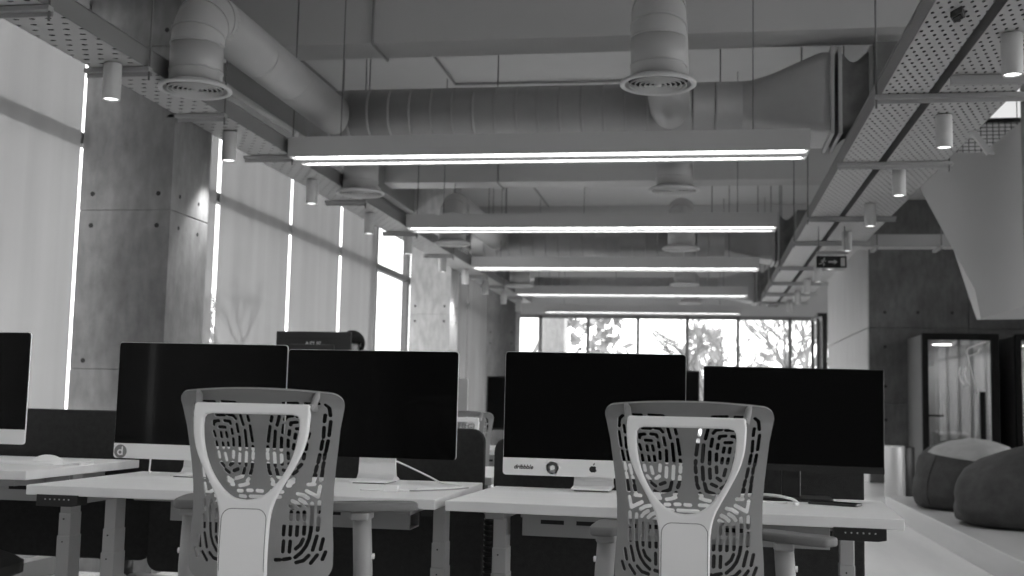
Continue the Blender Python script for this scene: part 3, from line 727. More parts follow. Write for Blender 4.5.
cable([(-1.10, 4.055, .815), (-1.06, 4.06, .80), (-.96, 4.03, .763), (-.90, 4.0, .741), (-.84, 3.96, .739), (-.80, 3.87, .739), (-.86, 3.78, .739), (-.93, 3.74, .739)], .0032, 'white cable drooping from the black glass display to the desk edge')
cable([(-2.045, 4.08, .83), (-2.045, 4.08, .78), (-2.047, 4.08, .742), (-2.05, 4.10, .739)], .0035, 'white cable hanging straight down behind the computer with the d sticker')
cable([(-1.80, 4.10, .60), (-1.83, 4.05, .56), (-1.86, 4.02, .48), (-1.86, 4.02, .40), (-1.84, 4.03, .34), (-1.83, 4.05, .20), (-1.83, 4.07, .02)], .0035, 'thin grey cable dangling below the left desk', 'dsteel')
cable([(.06, 3.86, .737), (.14, 3.90, .743), (.22, 3.84, .751), (.28, 3.77, .747), (.298, 3.70, .739), (.285, 3.665, .738)], .0048, 'white cable curving over the right desk below the black monitor')
cable([(.02, 3.66, .737), (.12, 3.69, .737), (.22, 3.72, .737), (.27, 3.74, .737)], .003, 'thin white cable lying flat beside the phone', 'white')
b = B()
for k in range(34): b.cyl((0, 0, .01 + k * .0195), (0, 0, .0235 + k * .0195), .030, .030, n=14)
b.cyl((0, 0, 0), (0, 0, .675), .024, n=12)
o = tag(b.build('cable_sleeve', M['black']), 'black ribbed cable sleeve standing between the left and right felt screens', 'cable sleeve'); o.location = (-.776, 4.31, 0)
t = thing('phone', 'thin black phone lying at the back of the right desk', 'phone', (.415, 3.745, .734), -.45)
B().prism(rrect(-.078, .078, -.032, .032, .008, 4), 'z', 0, .008, .0015).build('body', M['dark'], t)
B().prism(rrect(-.075, .075, -.029, .029, .006, 4), 'z', .008, .0084).build('screen_glass', M['screen'], t)

# ------------------------------------------------------------------ slotted task chairs
PXL = []   # slots of the left half: polylines in the chair's own drawing units
S1 = [  # upper lobes
 [(150,112),(130,128),(124,172)], [(122,205),(130,285)], [(135,315),(145,375)], [(150,390),(153,418)], [(155,440),(160,470)], [(160,485),(167,540)],
 [(152,170),(156,208)], [(158,240),(160,295)], [(165,318),(172,365)], [(178,395),(186,440)], [(192,462),(198,490)], [(197,512),(206,548)],
 [(185,108),(258,110)], [(300,110),(380,116)],
 [(445,195),(450,220)], [(455,250),(465,335)], [(466,366),(467,384)], [(467,402),(464,432)], [(461,458),(458,484)], [(455,500),(446,520)], [(438,548),(428,560)],
 [(403,190),(416,242)], [(425,275),(430,370)], [(428,400),(422,470)], [(414,492),(402,533),(362,545)],
 [(330,185),(360,190),(374,208)], [(378,240),(384,282)], [(390,312),(390,380)], [(388,408),(384,460)], [(376,492),(348,503)], [(258,185),(305,187)],
 [(240,240),(240,222),(272,219)], [(305,219),(338,223),(341,236)], [(346,268),(349,292)], [(353,322),(353,358)], [(352,394),(349,426)], [(346,456),(326,470)],
 [(238,278),(245,305)], [(250,338),(255,370)], [(262,396),(266,424)], [(276,455),(292,474)], [(272,254),(308,256)],
 [(280,286),(283,310)], [(312,286),(316,310)], [(288,345),(292,370)], [(320,345),(323,370)], [(301,405),(309,440)], [(300,495),(322,512)], [(316,540),(340,556)],
]
S2 = [  # waist and lower lobes
 [(137,0),(142,50)], [(180,20),(184,52)], [(180,78),(215,80)], [(147,88),(156,150),(222,118)],
 [(147,180),(147,240)], [(145,274),(146,345)], [(148,380),(165,460)], [(112,395),(122,455)], [(93,470),(107,512)], [(138,488),(170,535)], [(185,492),(212,522),(252,534)],
 [(188,190),(183,245),(184,350),(190,395),(205,440),(230,478),(260,505)], [(212,160),(240,143),(272,138)],
 [(218,202),(232,184),(258,170)], [(228,242),(226,285)], [(222,314),(222,370)], [(224,400),(236,432),(262,456)],
 [(256,208),(276,190),(300,180)], [(264,246),(263,286)], [(262,320),(262,378)],
 [(292,222),(312,210)], [(302,246),(302,288)], [(300,322),(300,378)], [(296,415),(296,475)], [(290,512),(325,520)],
 [(338,322),(338,378)], [(334,415),(334,475)], [(345,522),(372,524)],
 [(300,70),(330,88)], [(318,92),(332,94)], [(368,100),(392,97),(422,88)], [(360,130),(384,130)], [(372,160),(404,164)],
]
SC_ROWS = [[(425,122),(450,122)], [(480,124),(508,126)], [(440,155),(548,160)], [(446,187),(545,190)], [(535,128),(566,131)]]
def to_uv(x, y):
    xa = 690 - .03 * (y - 405); yy = y - .034 * (x - 688)
    return ((x - xa) * .002664, (yy - 402) * .002664)
SLOTS = []
for s in S1: SLOTS.append([to_uv(600 + a / 5.76, 395 + c / 5.76) for a, c in s])
for s in S2: SLOTS.append([to_uv(605 + a / 6, 480 + c / 6) for a, c in s])
SLOTS = SLOTS + [[(-u, v) for u, v in s] for s in SLOTS]
for s in SC_ROWS[:4]: SLOTS.append([to_uv(600 + a / 5.69, 480 + c / 5.69) for a, c in s])
SLOTS.append([(.030, SLOTS[-3][0][1]), (.048, SLOTS[-3][0][1])])
HWP = [(0, .219), (.02, .221), (.06, .213), (.10, .205), (.2, .193), (.26, .188), (.34, .187), (.41, .191), (.52, .193)]
def hw(v):
    if v <= 0: return HWP[0][1]
    for (a, p), (c, q) in zip(HWP[:-1], HWP[1:]):
        if v <= c: return p + (q - p) * (v - a) / (c - a)
    return HWP[-1][1]
VB = .503
def outline(u, v):
    r = .030 if v < .2 else .045
    dx = abs(u) - hw(v); dt = (.25 * u * u) - v; db = v - (VB - .12 * u * u); dz = max(dt, db)
    a, c = max(dx + r, 0), max(dz + r, 0)
    return min(max(dx + r, dz + r), 0) + math.hypot(a, c) - r
SR = .0051
SEG = []
for s in SLOTS:
    for p, q in zip(s[:-1], s[1:]): SEG.append((p[0], p[1], q[0], q[1], min(p[0], q[0]) - .012, max(p[0], q[0]) + .012, min(p[1], q[1]) - .012, max(p[1], q[1]) + .012))
CELL = .02; BIN = {}
for sg in SEG:
    for i in range(int(math.floor(sg[4] / CELL)), int(math.floor(sg[5] / CELL)) + 1):
        for j in range(int(math.floor(sg[6] / CELL)), int(math.floor(sg[7] / CELL)) + 1): BIN.setdefault((i, j), []).append(sg)
def sdf(u, v):
    d = outline(u, v)
    for (x1, y1, x2, y2, *_) in BIN.get((int(math.floor(u / CELL)), int(math.floor(v / CELL))), ()):
        dx, dy = x2 - x1, y2 - y1; k = max(0, min(1, ((u - x1) * dx + (v - y1) * dy) / (dx * dx + dy * dy + 1e-12)))
        dd = SR - math.hypot(u - x1 - k * dx, v - y1 - k * dy)
        if dd > d: d = dd
    return d
def shell_pt(u, v):
    """the sheet bent to the seat: v=0 is the top edge"""
    z = 1.042 - v
    lip = -.030 * max(0, 1 - v / .05) ** 1.6
    prof = .030 * math.sin(PI * min(1, v / .5)) - .045 * (1 - v / .5)
    return (u, prof + lip + 1.05 * u * u * (.75 + .25 * v / .5), z)
def make_shell_mesh():
    st = .0027; nu = int(.46 / st) + 1; nv = int(.52 / st) + 1; u0_, v0_ = -.23, -.006
    D = [[sdf(u0_ + i * st, v0_ + j * st) for i in range(nu + 1)] for j in range(nv + 1)]
    vc = {}; V_ = []
    def vert(key, u, v):
        if key not in vc: vc[key] = len(V_); V_.append(shell_pt(u, v))
        return vc[key]
    faces = []
    for j in range(nv):
        for i in range(nu):
            c = [(i, j), (i + 1, j), (i + 1, j + 1), (i, j + 1)]; d = [D[y][x] for x, y in c]
            if min(d) > 0: continue
            poly = []
            for k in range(4):
                a, e = c[k], c[(k + 1) % 4]; da, de = d[k], d[(k + 1) % 4]
                if da <= 0: poly.append(vert(('p', a), u0_ + a[0] * st, v0_ + a[1] * st))
                if (da <= 0) != (de <= 0):
                    tt = min(.97, max(.03, da / (da - de)))
                    key = ('e', min(a, e), max(a, e))
                    poly.append(vert(key, u0_ + (a[0] + (e[0] - a[0]) * tt) * st, v0_ + (a[1] + (e[1] - a[1]) * tt) * st))
            if len(poly) >= 3: faces.append(poly)
    me = bpy.data.meshes.new('back_shell'); me.from_pydata(V_, [], faces); me.update()
    o = bpy.data.objects.new('back_shell', me); COL.objects.link(o)
    so = o.modifiers.new('s', 'SOLIDIFY'); so.thickness = .0055; so.offset = 0
    m2_ = mesh_from(o); bpy.data.objects.remove(o)
    for p in m2_.polygons: p.use_smooth = False
    m2_.materials.clear(); m2_.materials.append(M['shell'])
    return m2_
def inset(pts, d):
    out = []; n = len(pts); ar = sum(pts[i][0] * pts[(i + 1) % n][1] - pts[(i + 1) % n][0] * pts[i][1] for i in range(n))
    for i in range(n):
        a, p, c = pts[i - 1], pts[i], pts[(i + 1) % n]
        t = Vector((c[0] - a[0], c[1] - a[1])).normalized(); out.append((p[0] - t.y * d * CSGN, p[1] + t.x * d * CSGN))
    return out
CSGN = -1
def curve_plate(splines, ex, bev, name):
    cu = bpy.data.curves.new(name, 'CURVE'); cu.dimensions = '2D'; cu.fill_mode = 'BOTH'; cu.extrude = ex; cu.bevel_depth = bev; cu.bevel_resolution = 3
    for pts in splines:
        pts = inset(pts, bev)
        sp = cu.splines.new('POLY'); sp.points.add(len(pts) - 1); sp.use_cyclic_u = True
        for p, q in zip(sp.points, pts): p.co = (q[0], q[1], 0, 1)
    o = bpy.data.objects.new(name, cu); COL.objects.link(o)
    me = mesh_from(o); bpy.data.objects.remove(o); bpy.data.curves.remove(cu)
    return me
def spline_pts(P, n=8, closed=False):
    P = [Vector((p[0], p[1], 0)) for p in P]; out = []; N_ = len(P)
    for i in range(N_ if closed else N_ - 1):
        g = (lambda k: P[k % N_]) if closed else (lambda k: P[max(0, min(N_ - 1, k))])
        p0, p1, p2, p3 = g(i - 1), g(i), g(i + 1), g(i + 2)
        for k in range(n):
            s = k / n; q = .5 * ((2 * p1) + (p2 - p0) * s + (2 * p0 - 5 * p1 + 4 * p2 - p3) * s * s + (3 * p1 - p0 - 3 * p2 + p3) * s ** 3); out.append((q.x, q.y))
    if not closed: out.append((P[-1].x, P[-1].y))
    return out
def fr_path():
    # outer contour of the Y frame (x, z), right half from the top centre down, then mirrored
    R = [(0, 1.004), (.120, 1.003), (.142, 1.003), (.148, .998)] + spline_pts([(.150, .98), (.147, .93), (.136, .885), (.114, .838), (.090, .795), (.073, .76), (.064, .72), (.062, .67), (.061, .55), (.060, .50)], 6)
    out = R + [(-x, z) for x, z in R[::-1] if x > 0]
    I = [(0, .976), (.106, .976), (.119, .973), (.124, .965)] + spline_pts([(.125, .945), (.120, .905), (.108, .862), (.088, .822), (.060, .787), (.030, .767), (0, .762)], 6)
    inn = I + [(-x, z) for x, z in I[::-1] if x > 0]
    return out, inn[::-1]
def fr_y(z):       # the frame leans: close to the shell at the top, further back at the stem
    return -.088 - .035 * min(1, max(0, (1.0 - z) / .35)) + (.10 * ((.62 - z) / .12) ** 2 * .3 if z < .62 else 0)
def make_frame_mesh():
    o_, i_ = fr_path(); me = curve_plate([o_, i_], .006, .006, 'back_frame')
    bm = bmesh.new(); bm.from_mesh(me)
    for z in [.52 + k * .03 for k in range(16)]:
        bmesh.ops.bisect_plane(bm, geom=bm.verts[:] + bm.edges[:] + bm.faces[:], plane_co=(0, z, 0), plane_no=(0, 1, 0))
    for v in bm.verts:
        x, z, d = v.co; v.co = (x, -d + fr_y(z), z)
    bmesh.ops.recalc_face_normals(bm, faces=bm.faces)
    for f in bm.faces: f.smooth = False
    bm.to_mesh(me); bm.free(); me.materials.clear(); me.materials.append(M['cframe'])
    return me
SHELL = make_shell_mesh(); FRAME = make_frame_mesh()
def chair(lab, x, y, rz, dz=0, pads=(0, 0), ax=(.245, .245), az=0, sx=1.0):
    t = thing('task_chair', lab, 'chair', (x, y, 0), rz, 'slatted task chairs')
    def link(n, me):
        o = bpy.data.objects.new(n, me); COL.objects.link(o); o.parent = t; o.location.z = dz; o.scale.x = sx; return o
    link('back_shell', SHELL)
    fr = link('back_frame', FRAME); fr['label'] = 'pale Y-shaped back frame'
    me = curve_plate([rrect(-.0575, .0575, .48, .742, [.01, .01, .026, .026], 6), rrect(-.0562, .0562, .4815, .7407, [.009, .009, .0248, .0248], 6)[::-1]], .0003, .0001, 'stem_panel_seam')
    bm = bmesh.new(); bm.from_mesh(me)
    for z in (.55, .6, .65, .7): bmesh.ops.bisect_plane(bm, geom=bm.verts[:] + bm.edges[:] + bm.faces[:], plane_co=(0, z, 0), plane_no=(0, 1, 0))
    for v in bm.verts: v.co = (v.co.x, -v.co.z + fr_y(v.co.y) - .0122, v.co.y)
    bmesh.ops.recalc_face_normals(bm, faces=bm.faces); bm.to_mesh(me); bm.free(); me.materials.clear(); me.materials.append(M['pad'])
    o = bpy.data.objects.new('stem_panel_seam', me); COL.objects.link(o); o.parent = fr
    for s in (-1, 1):      # prongs from the frame's top corners to the shell
        b = B(); b.tube([(s * .146, -.090, .985), (s * .150, -.060, 1.003), (s * .154, -.050, 1.022), (s * .158, -.048, 1.034)], [.010, .009, .009, .005], n=10)
        b.box(s * .147 - .006, s * .147 + .006, -.088, -.020, .985, 1.004, .003)
        b.build('back_prong', M['shell'], t, (0, 0, dz))
    # seat, mechanism, arms, base
    b = B()
    def seat(a, c):
        th = 2 * PI * a; k = c; cr, sr = math.cos(th), math.sin(th); e = .45
        px = .245 * math.copysign(abs(cr) ** e, cr) * min(1, k * 1.0); py = .24 * math.copysign(abs(sr) ** e, sr) * k
        return Vector((px, .31 + py, .475 + .035 * (1 - k ** 3) - .02 * (abs(px) / .245) ** 2 * 0))
    b.grid(seat, 40, 8)
    b.prism([(.245 * math.copysign(abs(math.cos(q)) ** .45, math.cos(q)), .31 + .24 * math.copysign(abs(math.sin(q)) ** .45, math.sin(q))) for q in [2 * PI * k / 40 for k in range(40)]], 'z', .435, .476)
    b.build('seat', M['seat'], t)
    b = B(); b.tube([(0, -.120, .56), (0, -.10, .48), (0, -.02, .425), (0, .12, .41), (0, .30, .415)], [.05, .052, .05, .05, .06], n=14).box(-.10, .10, .18, .42, .395, .438, .01); b.build('tilt_mechanism', M['cframe'], t)
    for s in (-1, 1):
        A = ax[0 if s < 0 else 1]; pa = pads[0 if s < 0 else 1]
        ar = B().tube([(s * (A - .045), .22, .425), (s * (A - .02), .22, .43), (s * (A + .007), .215, .47), (s * (A + .007), .205, .56), (s * A, .20, .660 + az)], [.022, .025, .028, .027, .026], n=12).build('armrest', M['cpost'], t)
        B().box(s * A - .027, s * A + .027, .16, .245, .650 + az, .673 + az, .006).build('armrest_mount', M['cpost'], ar)
        b = B(); o2 = [(.044 * math.copysign(abs(math.cos(q)) ** .5, math.cos(q)), .03 + .125 * math.copysign(abs(math.sin(q)) ** .6, math.sin(q))) for q in [2 * PI * k / 32 for k in range(32)]]
        b.prism(o2, 'z', .673, .698, .008, seg=3, smooth=True); b.build('armrest_pad', M['pad'], ar, (s * A, .195, az), (0, 0, pa))
        B().cyl((s * (A + .017), .205, .60), (s * (A + .037), .205, .60), .008, n=10).build('height_button', M['cframe'], ar)
    B().cyl((0, .30, .11), (0, .30, .41), .027, n=18).cyl((0, .30, .10), (0, .30, .26), .034, n=18).build('gas_lift', M['dark'], t)
    for k in range(5):
        a = 2 * PI * k / 5 + .3; c, s_ = math.cos(a), math.sin(a)
        lg = B().tube([(0 + .03 * c, .30 + .03 * s_, .115), (.16 * c, .30 + .16 * s_, .10), (.31 * c, .30 + .31 * s_, .075)], [.028, .022, .016], n=10).build('base_leg', M['cpost'], t)
        B().cyl((.31 * c - .022 * s_, .30 + .31 * s_ + .022 * c, .03), (.31 * c + .022 * s_, .30 + .31 * s_ - .022 * c, .03), .03, n=18).cyl((.31 * c, .30 + .31 * s_, .03), (.31 * c, .30 + .31 * s_, .078), .008, n=8).build('caster', M['black'], lg)
    return t
chair('pale slatted task chair on the right, its back to the camera', -.032, 3.04, -.05, 0, (0, -2.2), (.235, .245))
chair('pale slatted task chair on the left, its back to the camera', -1.136, 2.88, .10, .010, (.15, -1.2), (.243, .235), .05)
chair('distant slatted task chair seen between the screens, back to the camera', -1.41, 6.62, 0, -.065)
chair('slatted task chair behind the left screen facing the camera by the column', -2.83, 5.75, PI)
# dark chair at the bottom left corner
t = oc = thing('office_chair', 'dark rounded office chair at the bottom left corner', 'chair', (-2.66, 3.80, 0), .12)
b = B()
def sd(a, c):
    th = 2 * PI * a; cr, sr = math.cos(th), math.sin(th); k = math.sin(c * PI / 2); e = .6
    return Vector((.23 * k * math.copysign(abs(cr) ** e, cr), .22 * k * math.copysign(abs(sr) ** e, sr), .44 + .055 * (1 - k ** 4)))
b.grid(sd, 36, 8).prism([(.23 * math.copysign(abs(math.cos(q)) ** .6, math.cos(q)), .22 * math.copysign(abs(math.sin(q)) ** .6, math.sin(q))) for q in [2 * PI * k / 36 for k in range(36)]], 'z', .40, .442)
b.build('seat', M['seat'], t)
B().cyl((0, 0, .10), (0, 0, .40), .028, n=16).build('gas_lift', M['dark'], t)
for k in range(5):
    a = 2 * PI * k / 5; c, s_ = math.cos(a), math.sin(a)
    lg = B().tube([(.02 * c, .02 * s_, .12), (.28 * c, .28 * s_, .07)], [.025, .016], n=10).build('base_leg', M['black'], t)
    B().cyl((.28 * c - .02 * s_, .28 * s_ + .02 * c, .03), (.28 * c + .02 * s_, .28 * s_ - .02 * c, .03), .03, n=16).build('caster', M['black'], lg)

oc.scale = (1, 1, .93)

# ------------------------------------------------------------------ right side: bin, bean bags, booths
t = thing('waste_bin', 'tall round steel bin standing beyond the platform', 'bin', (2.275, 14.3, 0))
b = B(); b.lathe([(.112, 0), (.118, .01), (.118, .60), (.114, .615), (.105, .62), (.10, .60)], n=40); b.build('body', M['steel'], t)
B().lathe([(.0001, .596), (.104, .596), (.104, .604), (.0001, .604)], n=30).build('lid', M['binb'], t)
t = thing('waste_bin', 'black round bin right behind the steel bin', 'bin', (2.43, 14.56, 0))
B().lathe([(.11, 0), (.118, .01), (.118, .59), (.11, .605), (.10, .60)], n=36).build('body', M['binb'], t)
B().lathe([(.0001, .586), (.104, .586), (.104, .592), (.0001, .592)], n=30).build('lid', M['dark'], t)
def beanbag(lab, x, y, rx, ry, h, seed, two, tilt):
    t = thing('bean_bag', lab, 'bean bag', (x, y, .178), 0, 'bean bags on the platform'); rnd = random.Random(seed)
    ph = [rnd.random() * 6.3 for _ in range(6)]
    def pt(a, c, k=1.0):
        th = 2 * PI * a; z = c
        prof = [(0, .80), (.06, .96), (.2, 1.0), (.4, .98), (.6, .93), (.75, .86), (.88, .70), (.96, .42), (1, .02)]
        for (p, q), (p2, q2) in zip(prof[:-1], prof[1:]):
            if z <= p2: r = q + (q2 - q) * (z - p) / (p2 - p); break
        wr = 1 + .030 * math.sin(3 * th + ph[0] + 4 * z) + .016 * math.sin(7 * th + ph[1] + 9 * z) + .018 * math.sin(11 * th + 3 * z + ph[2]) * max(0, 1 - abs(z - .72) * 3)
        lean = .10 * z * z
        sl = h * z * (1 + tilt * r * math.cos(th) * z)
        return Vector((rx * r * wr * k * math.cos(th) + lean * rx, ry * r * wr * k * math.sin(th) + lean * ry, sl))
    B().grid(lambda a, c: pt(a, min(c, 1)), 72, 36).build('bag_body', M['bag'], t)
    if two:
        B().grid(lambda a, c: pt(-.46 + a * .56, (.80 - .30 * a) + (.20 + .30 * a) * c, 1.014) + Vector((0, 0, .006)), 48, 14).build('top_panel', M['bagl'], t)['label'] = 'lighter grey top panel'
    s1 = B()
    for a in ((.78, .97, .30) if not two else (.60, .95, .35)): s1.tube([pt(a, .04 + k * .045, 1.004) for k in range(21)], .006, n=6)
    s1.build('seam', M['bag'], t)
    return t
beanbag('dark bean bag with a lighter grey top, further back on the platform', 2.34, 10.85, .47, .46, .62, 3, True, .02)
beanbag('dark bean bag nearest the camera, cut by the right edge', 2.545, 9.35, .645, .50, .65, 8, False, .22)
bpy.data.objects['bean_bag'].rotation_euler = (0, 0, 0)

def booth():
    t = thing('meeting_booth', 'glass-fronted phone booth with a lit ceiling lamp, left of the pair', 'booth', (2.90, 15.9, 0), 0, 'glass phone booths')
    w, d, h = 1.06, 1.28, 2.18
    b = B(); pts = [(0, 0), (w, 0), (w, h), (0, h)]
    b.box(0, .06, .06, d, 0, h, .02).box(w - .06, w, .06, d, 0, h, .02).box(.06, w - .06, .06, d, h - .07, h, .01).box(.06, w - .06, .06, d, 0, .05).box(.06, w - .06, d - .06, d, .05, h - .07); b.build('shell', M['booth'], t)
    b = B(); b.box(.06, .075, .08, d - .06, .05, h - .07).box(w - .075, w - .06, .08, d - .06, .05, h - .07).box(.075, w - .075, d - .075, d - .06, .05, h - .07).box(.075, w - .075, .08, d - .075, h - .085, h - .07).box(.075, w - .075, .08, d - .075, .05, .06); b.build('lining', M['boothi'], t)
    fr = B(); o_ = rrect(0, w, 0, h, [.01, .01, .05, .05], 6)
    fr.box(-.008, .075, -.03, .07, 0, h - .05, .006).box(w - .10, w + .008, -.03, .07, 0, h - .05, .006).box(-.008, w + .008, -.03, .07, h - .08, h + .01, .012).box(-.008, w + .008, -.03, .07, 0, .06, .006)
    fr.build('front_frame', M['boothb'], t)
    dr = B().box(.077, w - .102, .02, .03, .06, h - .082).build('glass_door', M['bglass'], t)
    B().box(w - .27, w - .195, -.03, -.01, .62, 1.38, .004).box(w - .235, w - .215, -.012, .02, .78, .82).box(w - .235, w - .215, -.012, .02, 1.25, 1.29).build('door_handle', M['boothb'], dr)
    b = B()
    b.box(.078, .16, .008, .034, 1.72, 1.80, .003).box(.078, .16, .008, .034, .30, .38, .003)
    b.build('hinge', M['dsteel'], dr)
    b = B()      # pale line decal on the glass: hooked handset outline and two sound arcs
    b.tube([(w - .16, .018, 2.08), (w - .40, .018, 1.99), (w - .44, .018, 1.95), (w - .43, .018, 1.90), (w - .30, .018, 1.34)], .012, n=6).tube([(w - .42, .018, 1.87), (w - .28, .018, 1.92), (w - .26, .018, 1.98)], .010, n=6)
    for q in (.0, .075): b.tube([(.60 - q, .018, 1.72), (.585 - q, .018, 1.62), (.61 - q, .018, 1.53), (.65 - q, .018, 1.47)], .011, n=6)
    b.build('line_decal', M['line'], dr)
    lp = B().lathe([(.0001, 0), (.15, 0), (.15, .02), (.0001, .02)], n=30).build('ceiling_lamp', M['blamp'], t, (.40, .62, h - .115))
    B().lathe([(.155, -.004), (.17, -.004), (.17, .03), (.155, .03), (.155, -.004)], n=30).build('lamp_ring', M['boothi'], lp)
    B().box(.077, .40, .55, .95, 1.02, 1.05, .004).build('shelf', M['boothb'], t)
    b = B()      # stool with a curved back
    bk_ = [(.54 + .21 * math.cos(q), .78 + .19 * math.sin(q)) for q in [PI * (-.05 + 1.1 * k / 18) for k in range(19)]]
    st = B().lathe([(.0001, .42), (.2, .42), (.215, .44), (.21, .47), (.0001, .485)], (.54, .78, 0), 28).cyl((.54, .78, .07), (.54, .78, .42), .03, n=12).lathe([(.0001, .061), (.19, .061), (.19, .075), (.03, .085), (.0001, .085)], (.54, .78, 0), 28).build('stool', M['boothb'], t)
    def bkf(a, c):
        q = PI * (-.02 + 1.04 * a); e = 1 - .3 * (2 * a - 1) ** 6
        return Vector((.54 + .26 * math.cos(q), .80 + .20 * math.sin(q), .66 + (c - .5) * .26 * e))
    bb = B(); bb.grid(bkf, 28, 6); o = bb.build('stool_back', M['dsteel'], st); md = o.modifiers.new('s', 'SOLIDIFY'); md.thickness = .03
    bb = B(); bb.tube([bkf(k / 28, 1) for k in range(29)], .016, n=8).tube([bkf(k / 28, 0) for k in range(29)], .016, n=8).tube([bkf(0, k / 6) for k in range(7)], .016, n=8).tube([bkf(1, k / 6) for k in range(7)], .016, n=8); bb.build('back_rim', M['boothi'], st)
    return t
b1 = booth(); b1.scale = (.90, .90, .945); b2 = copy_tree(b1); b2.location.x += 1.17
b2['label'] = 'glass-fronted phone booth cut by the right edge of the frame'

# ------------------------------------------------------------------ person standing behind the raised desk
t = thing('person', 'person with short dark hair standing behind the grey monitor by the windows', 'person', (-2.735, 8.78, 0), 0)
def skin_body(name, verts, edges, radii, root, m, parent, sub=2):
    me = bpy.data.meshes.new(name); me.from_pydata(verts, edges, []); o = bpy.data.objects.new(name, me); COL.objects.link(o)
    sk = o.modifiers.new('k', 'SKIN'); sk.use_smooth_shade = True
    for i, r in enumerate(radii):
        me.skin_vertices[0].data[i].radius = r if isinstance(r, tuple) else (r, r)
    me.skin_vertices[0].data[root].use_root = True
    ss = o.modifiers.new('s', 'SUBSURF'); ss.levels = sub; ss.render_levels = sub
    m2_ = mesh_from(o); bpy.data.objects.remove(o); m2_.materials.clear()
    for x in (m if isinstance(m, list) else [m]): m2_.materials.append(x)
    for p in m2_.polygons: p.use_smooth = True
    o = bpy.data.objects.new(name, m2_); COL.objects.link(o); o.parent = parent
    return o
# skeleton faces -Y, hands resting on the raised desk
vt = [(0, 0, .83), (0, .0, 1.0), (0, .0, 1.14), (0, .01, 1.25), (0, 0, 1.32), (0, -.01, 1.375), (0, -.015, 1.43), (0, -.02, 1.485)]
rd = [(.15, .11), (.145, .10), (.155, .105), (.15, .095), (.05, .05), (.05, .052), (.066, .078), (.062, .076)]
ed = [(i, i + 1) for i in range(7)]
def chain(start, pts, rs):
    p = start
    for q, r in zip(pts, rs): vt.append(q); rd.append(r); ed.append((p, len(vt) - 1)); p = len(vt) - 1
    return p
hands = []
for s in (-1, 1):
    k = chain(3, [(s * .17, .0, 1.265), (s * .225, -.0, 1.15), (s * .225, -.09, 1.065), (s * .17, -.28, 1.065), (s * .165, -.33, 1.062), (s * .163, -.38, 1.06)], [.055, .048, .040, .030, .028, .034])
    for q, dx in enumerate((-.027, -.009, .009, .026)):
        ln = (.062, .07, .066, .052)[q]
        chain(k, [(s * .163 + dx, -.405, 1.062), (s * .163 + dx * 1.1, -.405 - ln * .55, 1.060), (s * .163 + dx * 1.15, -.405 - ln, 1.048)], [.0095, .009, .008])
    chain(k - 1, [(s * .163 - s * .040, -.365, 1.058), (s * .163 - s * .052, -.40, 1.053)], [.011, .009])
    chain(0, [(s * .09, 0, .74), (s * .095, -.005, .46), (s * .10, .01, .10), (s * .105, -.02, .05), (s * .11, -.14, .035)], [.085, .058, .042, .040, .034])
body = skin_body('body', vt, ed, rd, 0, [M['shirt'], M['skin'], M['pants']], t)
for p in body.data.polygons:
    c = p.center; p.material_index = 1 if (c.z > 1.315 or (c.y < -.31 and c.z > .9)) else (2 if c.z < .84 else 0)
b = B()     # face: nose, ears, eyes, mouth
b.tube([(0, -.088, 1.475), (0, -.104, 1.452), (0, -.095, 1.445)], [.007, .012, .008], n=8); b.build('nose', M['skin'], t)
for s in (-1, 1):
    B().tube([(s * .064, -.01, 1.48), (s * .074, .0, 1.465), (s * .066, -.008, 1.44)], [.007, .012, .006], n=8).build('ear', M['skin'], t)
    B().lathe([(.0001, -.006), (.008, -.004), (.009, 0), (.008, .004), (.0001, .006)], (s * .027, -.088, 1.475), 12).build('eye', M['hair'], t)
B().tube([(-.022, -.084, 1.418), (0, -.092, 1.416), (.022, -.084, 1.418)], [.003, .005, .003], n=8).build('mouth', M['pad'], t)
b = B()
def hairf(a, c):
    th = 2 * PI * a; ph = c * PI * (.50 if math.sin(th) < -.2 else .74) ; k = 1 + .03 * math.sin(9 * th) * math.sin(7 * ph)
    return Vector((.088 * k * math.sin(ph) * math.cos(th), -.012 + .104 * k * math.sin(ph) * math.sin(th), 1.462 + .092 * math.cos(ph) * k + .006))
b.grid(hairf, 40, 16); o = b.build('hair', M['hair'], t); md = o.modifiers.new('s', 'SOLIDIFY'); md.thickness = .012

# ------------------------------------------------------------------ outside
tag(B().box(-70, 70, -40, 90, -.4, -.3).build('ground', M['ground']), 'pale ground outside the windows', 'ground', kind='structure')
def bare_tree(lab, x, y, h, seed, spread=.55, levels=5, thick=.02):
    rnd = random.Random(seed); t = thing('bare_tree', lab, 'tree', (x, y, -.3), 0, 'bare trees outside'); tr = B(); br = B()
    def grow(p, d, l, r, lev):
        q = p + d * l; mid = p + d * l * .5 + Vector((rnd.uniform(-1, 1), rnd.uniform(-1, 1), rnd.uniform(-1, 1))) * l * .05
        (tr if lev >= levels - 1 else br).tube([p, mid, q], [r, r * .85, r * .7], n=6 if lev > 1 else 4, caps=False)
        if lev == 0: return
        for k in range(3 if lev > 1 else 4):
            a = rnd.uniform(0, 2 * PI); sp = rnd.uniform(.3, 1) * spread * 1.4
            nd = (d + Vector((math.cos(a) * sp, math.sin(a) * sp, rnd.uniform(-.25, .35)))).normalized()
            grow(p + d * l * rnd.uniform(.55, 1), nd, l * rnd.uniform(.62, .80), r * .58, lev - 1)
    grow(Vector((0, 0, 0)), Vector((rnd.uniform(-.1, .1), 0, 1)), h * .28, h * thick, levels)
    tr.build('trunk', M['bark'], t); br.build('branches', M['bark'], t)
bare_tree('bare branching tree outside the right far windows', 2.3, 33, 6.6, 5)
bare_tree('bare tree just right of the middle far windows', 1.0, 36, 6.0, 9)
bare_tree('slender bare tree at the right edge of the far windows', .2, 30, 5.6, 41)
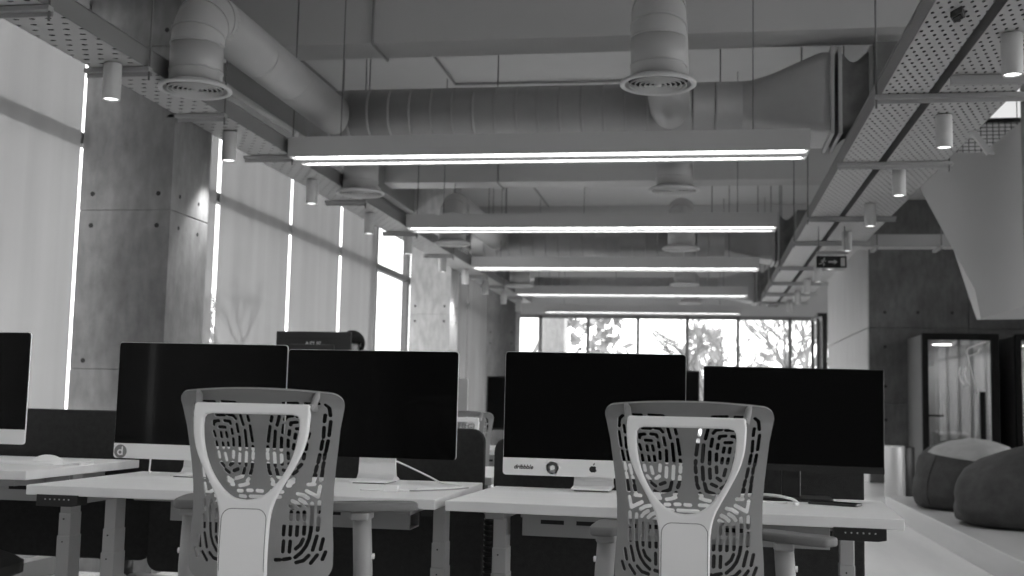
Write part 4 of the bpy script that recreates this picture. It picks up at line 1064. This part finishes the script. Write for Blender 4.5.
bare_tree('bare tree outside the left far windows', -5.2, 33, 7.5, 12)
bare_tree('bare tree beyond the rightmost far pane', 3.6, 40, 7.5, 21)
bare_tree('bare tree outside the clear side window', -17.5, 42, 9, 33)
def bush(lab, x, y, w, h, seed):
    rnd = random.Random(seed); b = B()
    for k in range(420):
        a = rnd.uniform(0, 2 * PI); rr = math.sqrt(rnd.random()); z = rnd.random()
        p = Vector((x + w * rr * math.cos(a) * (1 - .55 * z), y + w * .6 * rr * math.sin(a), h * z - .3)); s = rnd.uniform(.10, .24)
        e1 = Vector((rnd.uniform(-1, 1), rnd.uniform(-1, 1), rnd.uniform(-1, 1))).normalized() * s; e2 = e1.orthogonal().normalized() * s * .6
        b._add([p - e1, p + e2, p + e1, p - e2], [(0, 1, 2, 3)])
    return tag(b.build('shrub', M['leaf']), lab, 'shrub', 'pale shrubs outside')
bush('pale rounded shrub outside, left of the middle far window', -2.9, 29, 1.7, 4.3, 1)
bush('pale pointed shrub outside the middle far window', .1, 40, 1.3, 4.0, 2)
bush('pale low shrub outside the right far windows', 3.0, 44, 2.4, 3.4, 3)

# ------------------------------------------------------------------ light
w = bpy.data.worlds.new('sky'); SC.world = w; w.use_nodes = True
nt = w.node_tree; bg = nt.nodes['Background']
tc = nt.nodes.new('ShaderNodeTexCoord'); sp = nt.nodes.new('ShaderNodeSeparateXYZ'); nt.links.new(tc.outputs['Generated'], sp.inputs[0])
rp = nt.nodes.new('ShaderNodeValToRGB'); rp.color_ramp.elements[0].position = .0; rp.color_ramp.elements[0].color = (.9, .9, .9, 1)
rp.color_ramp.elements[1].position = 1; rp.color_ramp.elements[1].color = (1.0, 1.0, 1.0, 1)
nt.links.new(sp.outputs[2], rp.inputs[0]); nt.links.new(rp.outputs[0], bg.inputs[0]); bg.inputs[1].default_value = 3.6
vs = SC.view_settings
vs.view_transform = 'Standard'; vs.look = 'None'; vs.gamma = 1; vs.use_curve_mapping = False; vs.exposure = 0.42
SC.cycles.use_denoising = True
SC.cycles.max_bounces = 10; SC.cycles.diffuse_bounces = 6; SC.cycles.transparent_max_bounces = 24
SC.cycles.sample_clamp_indirect = 6
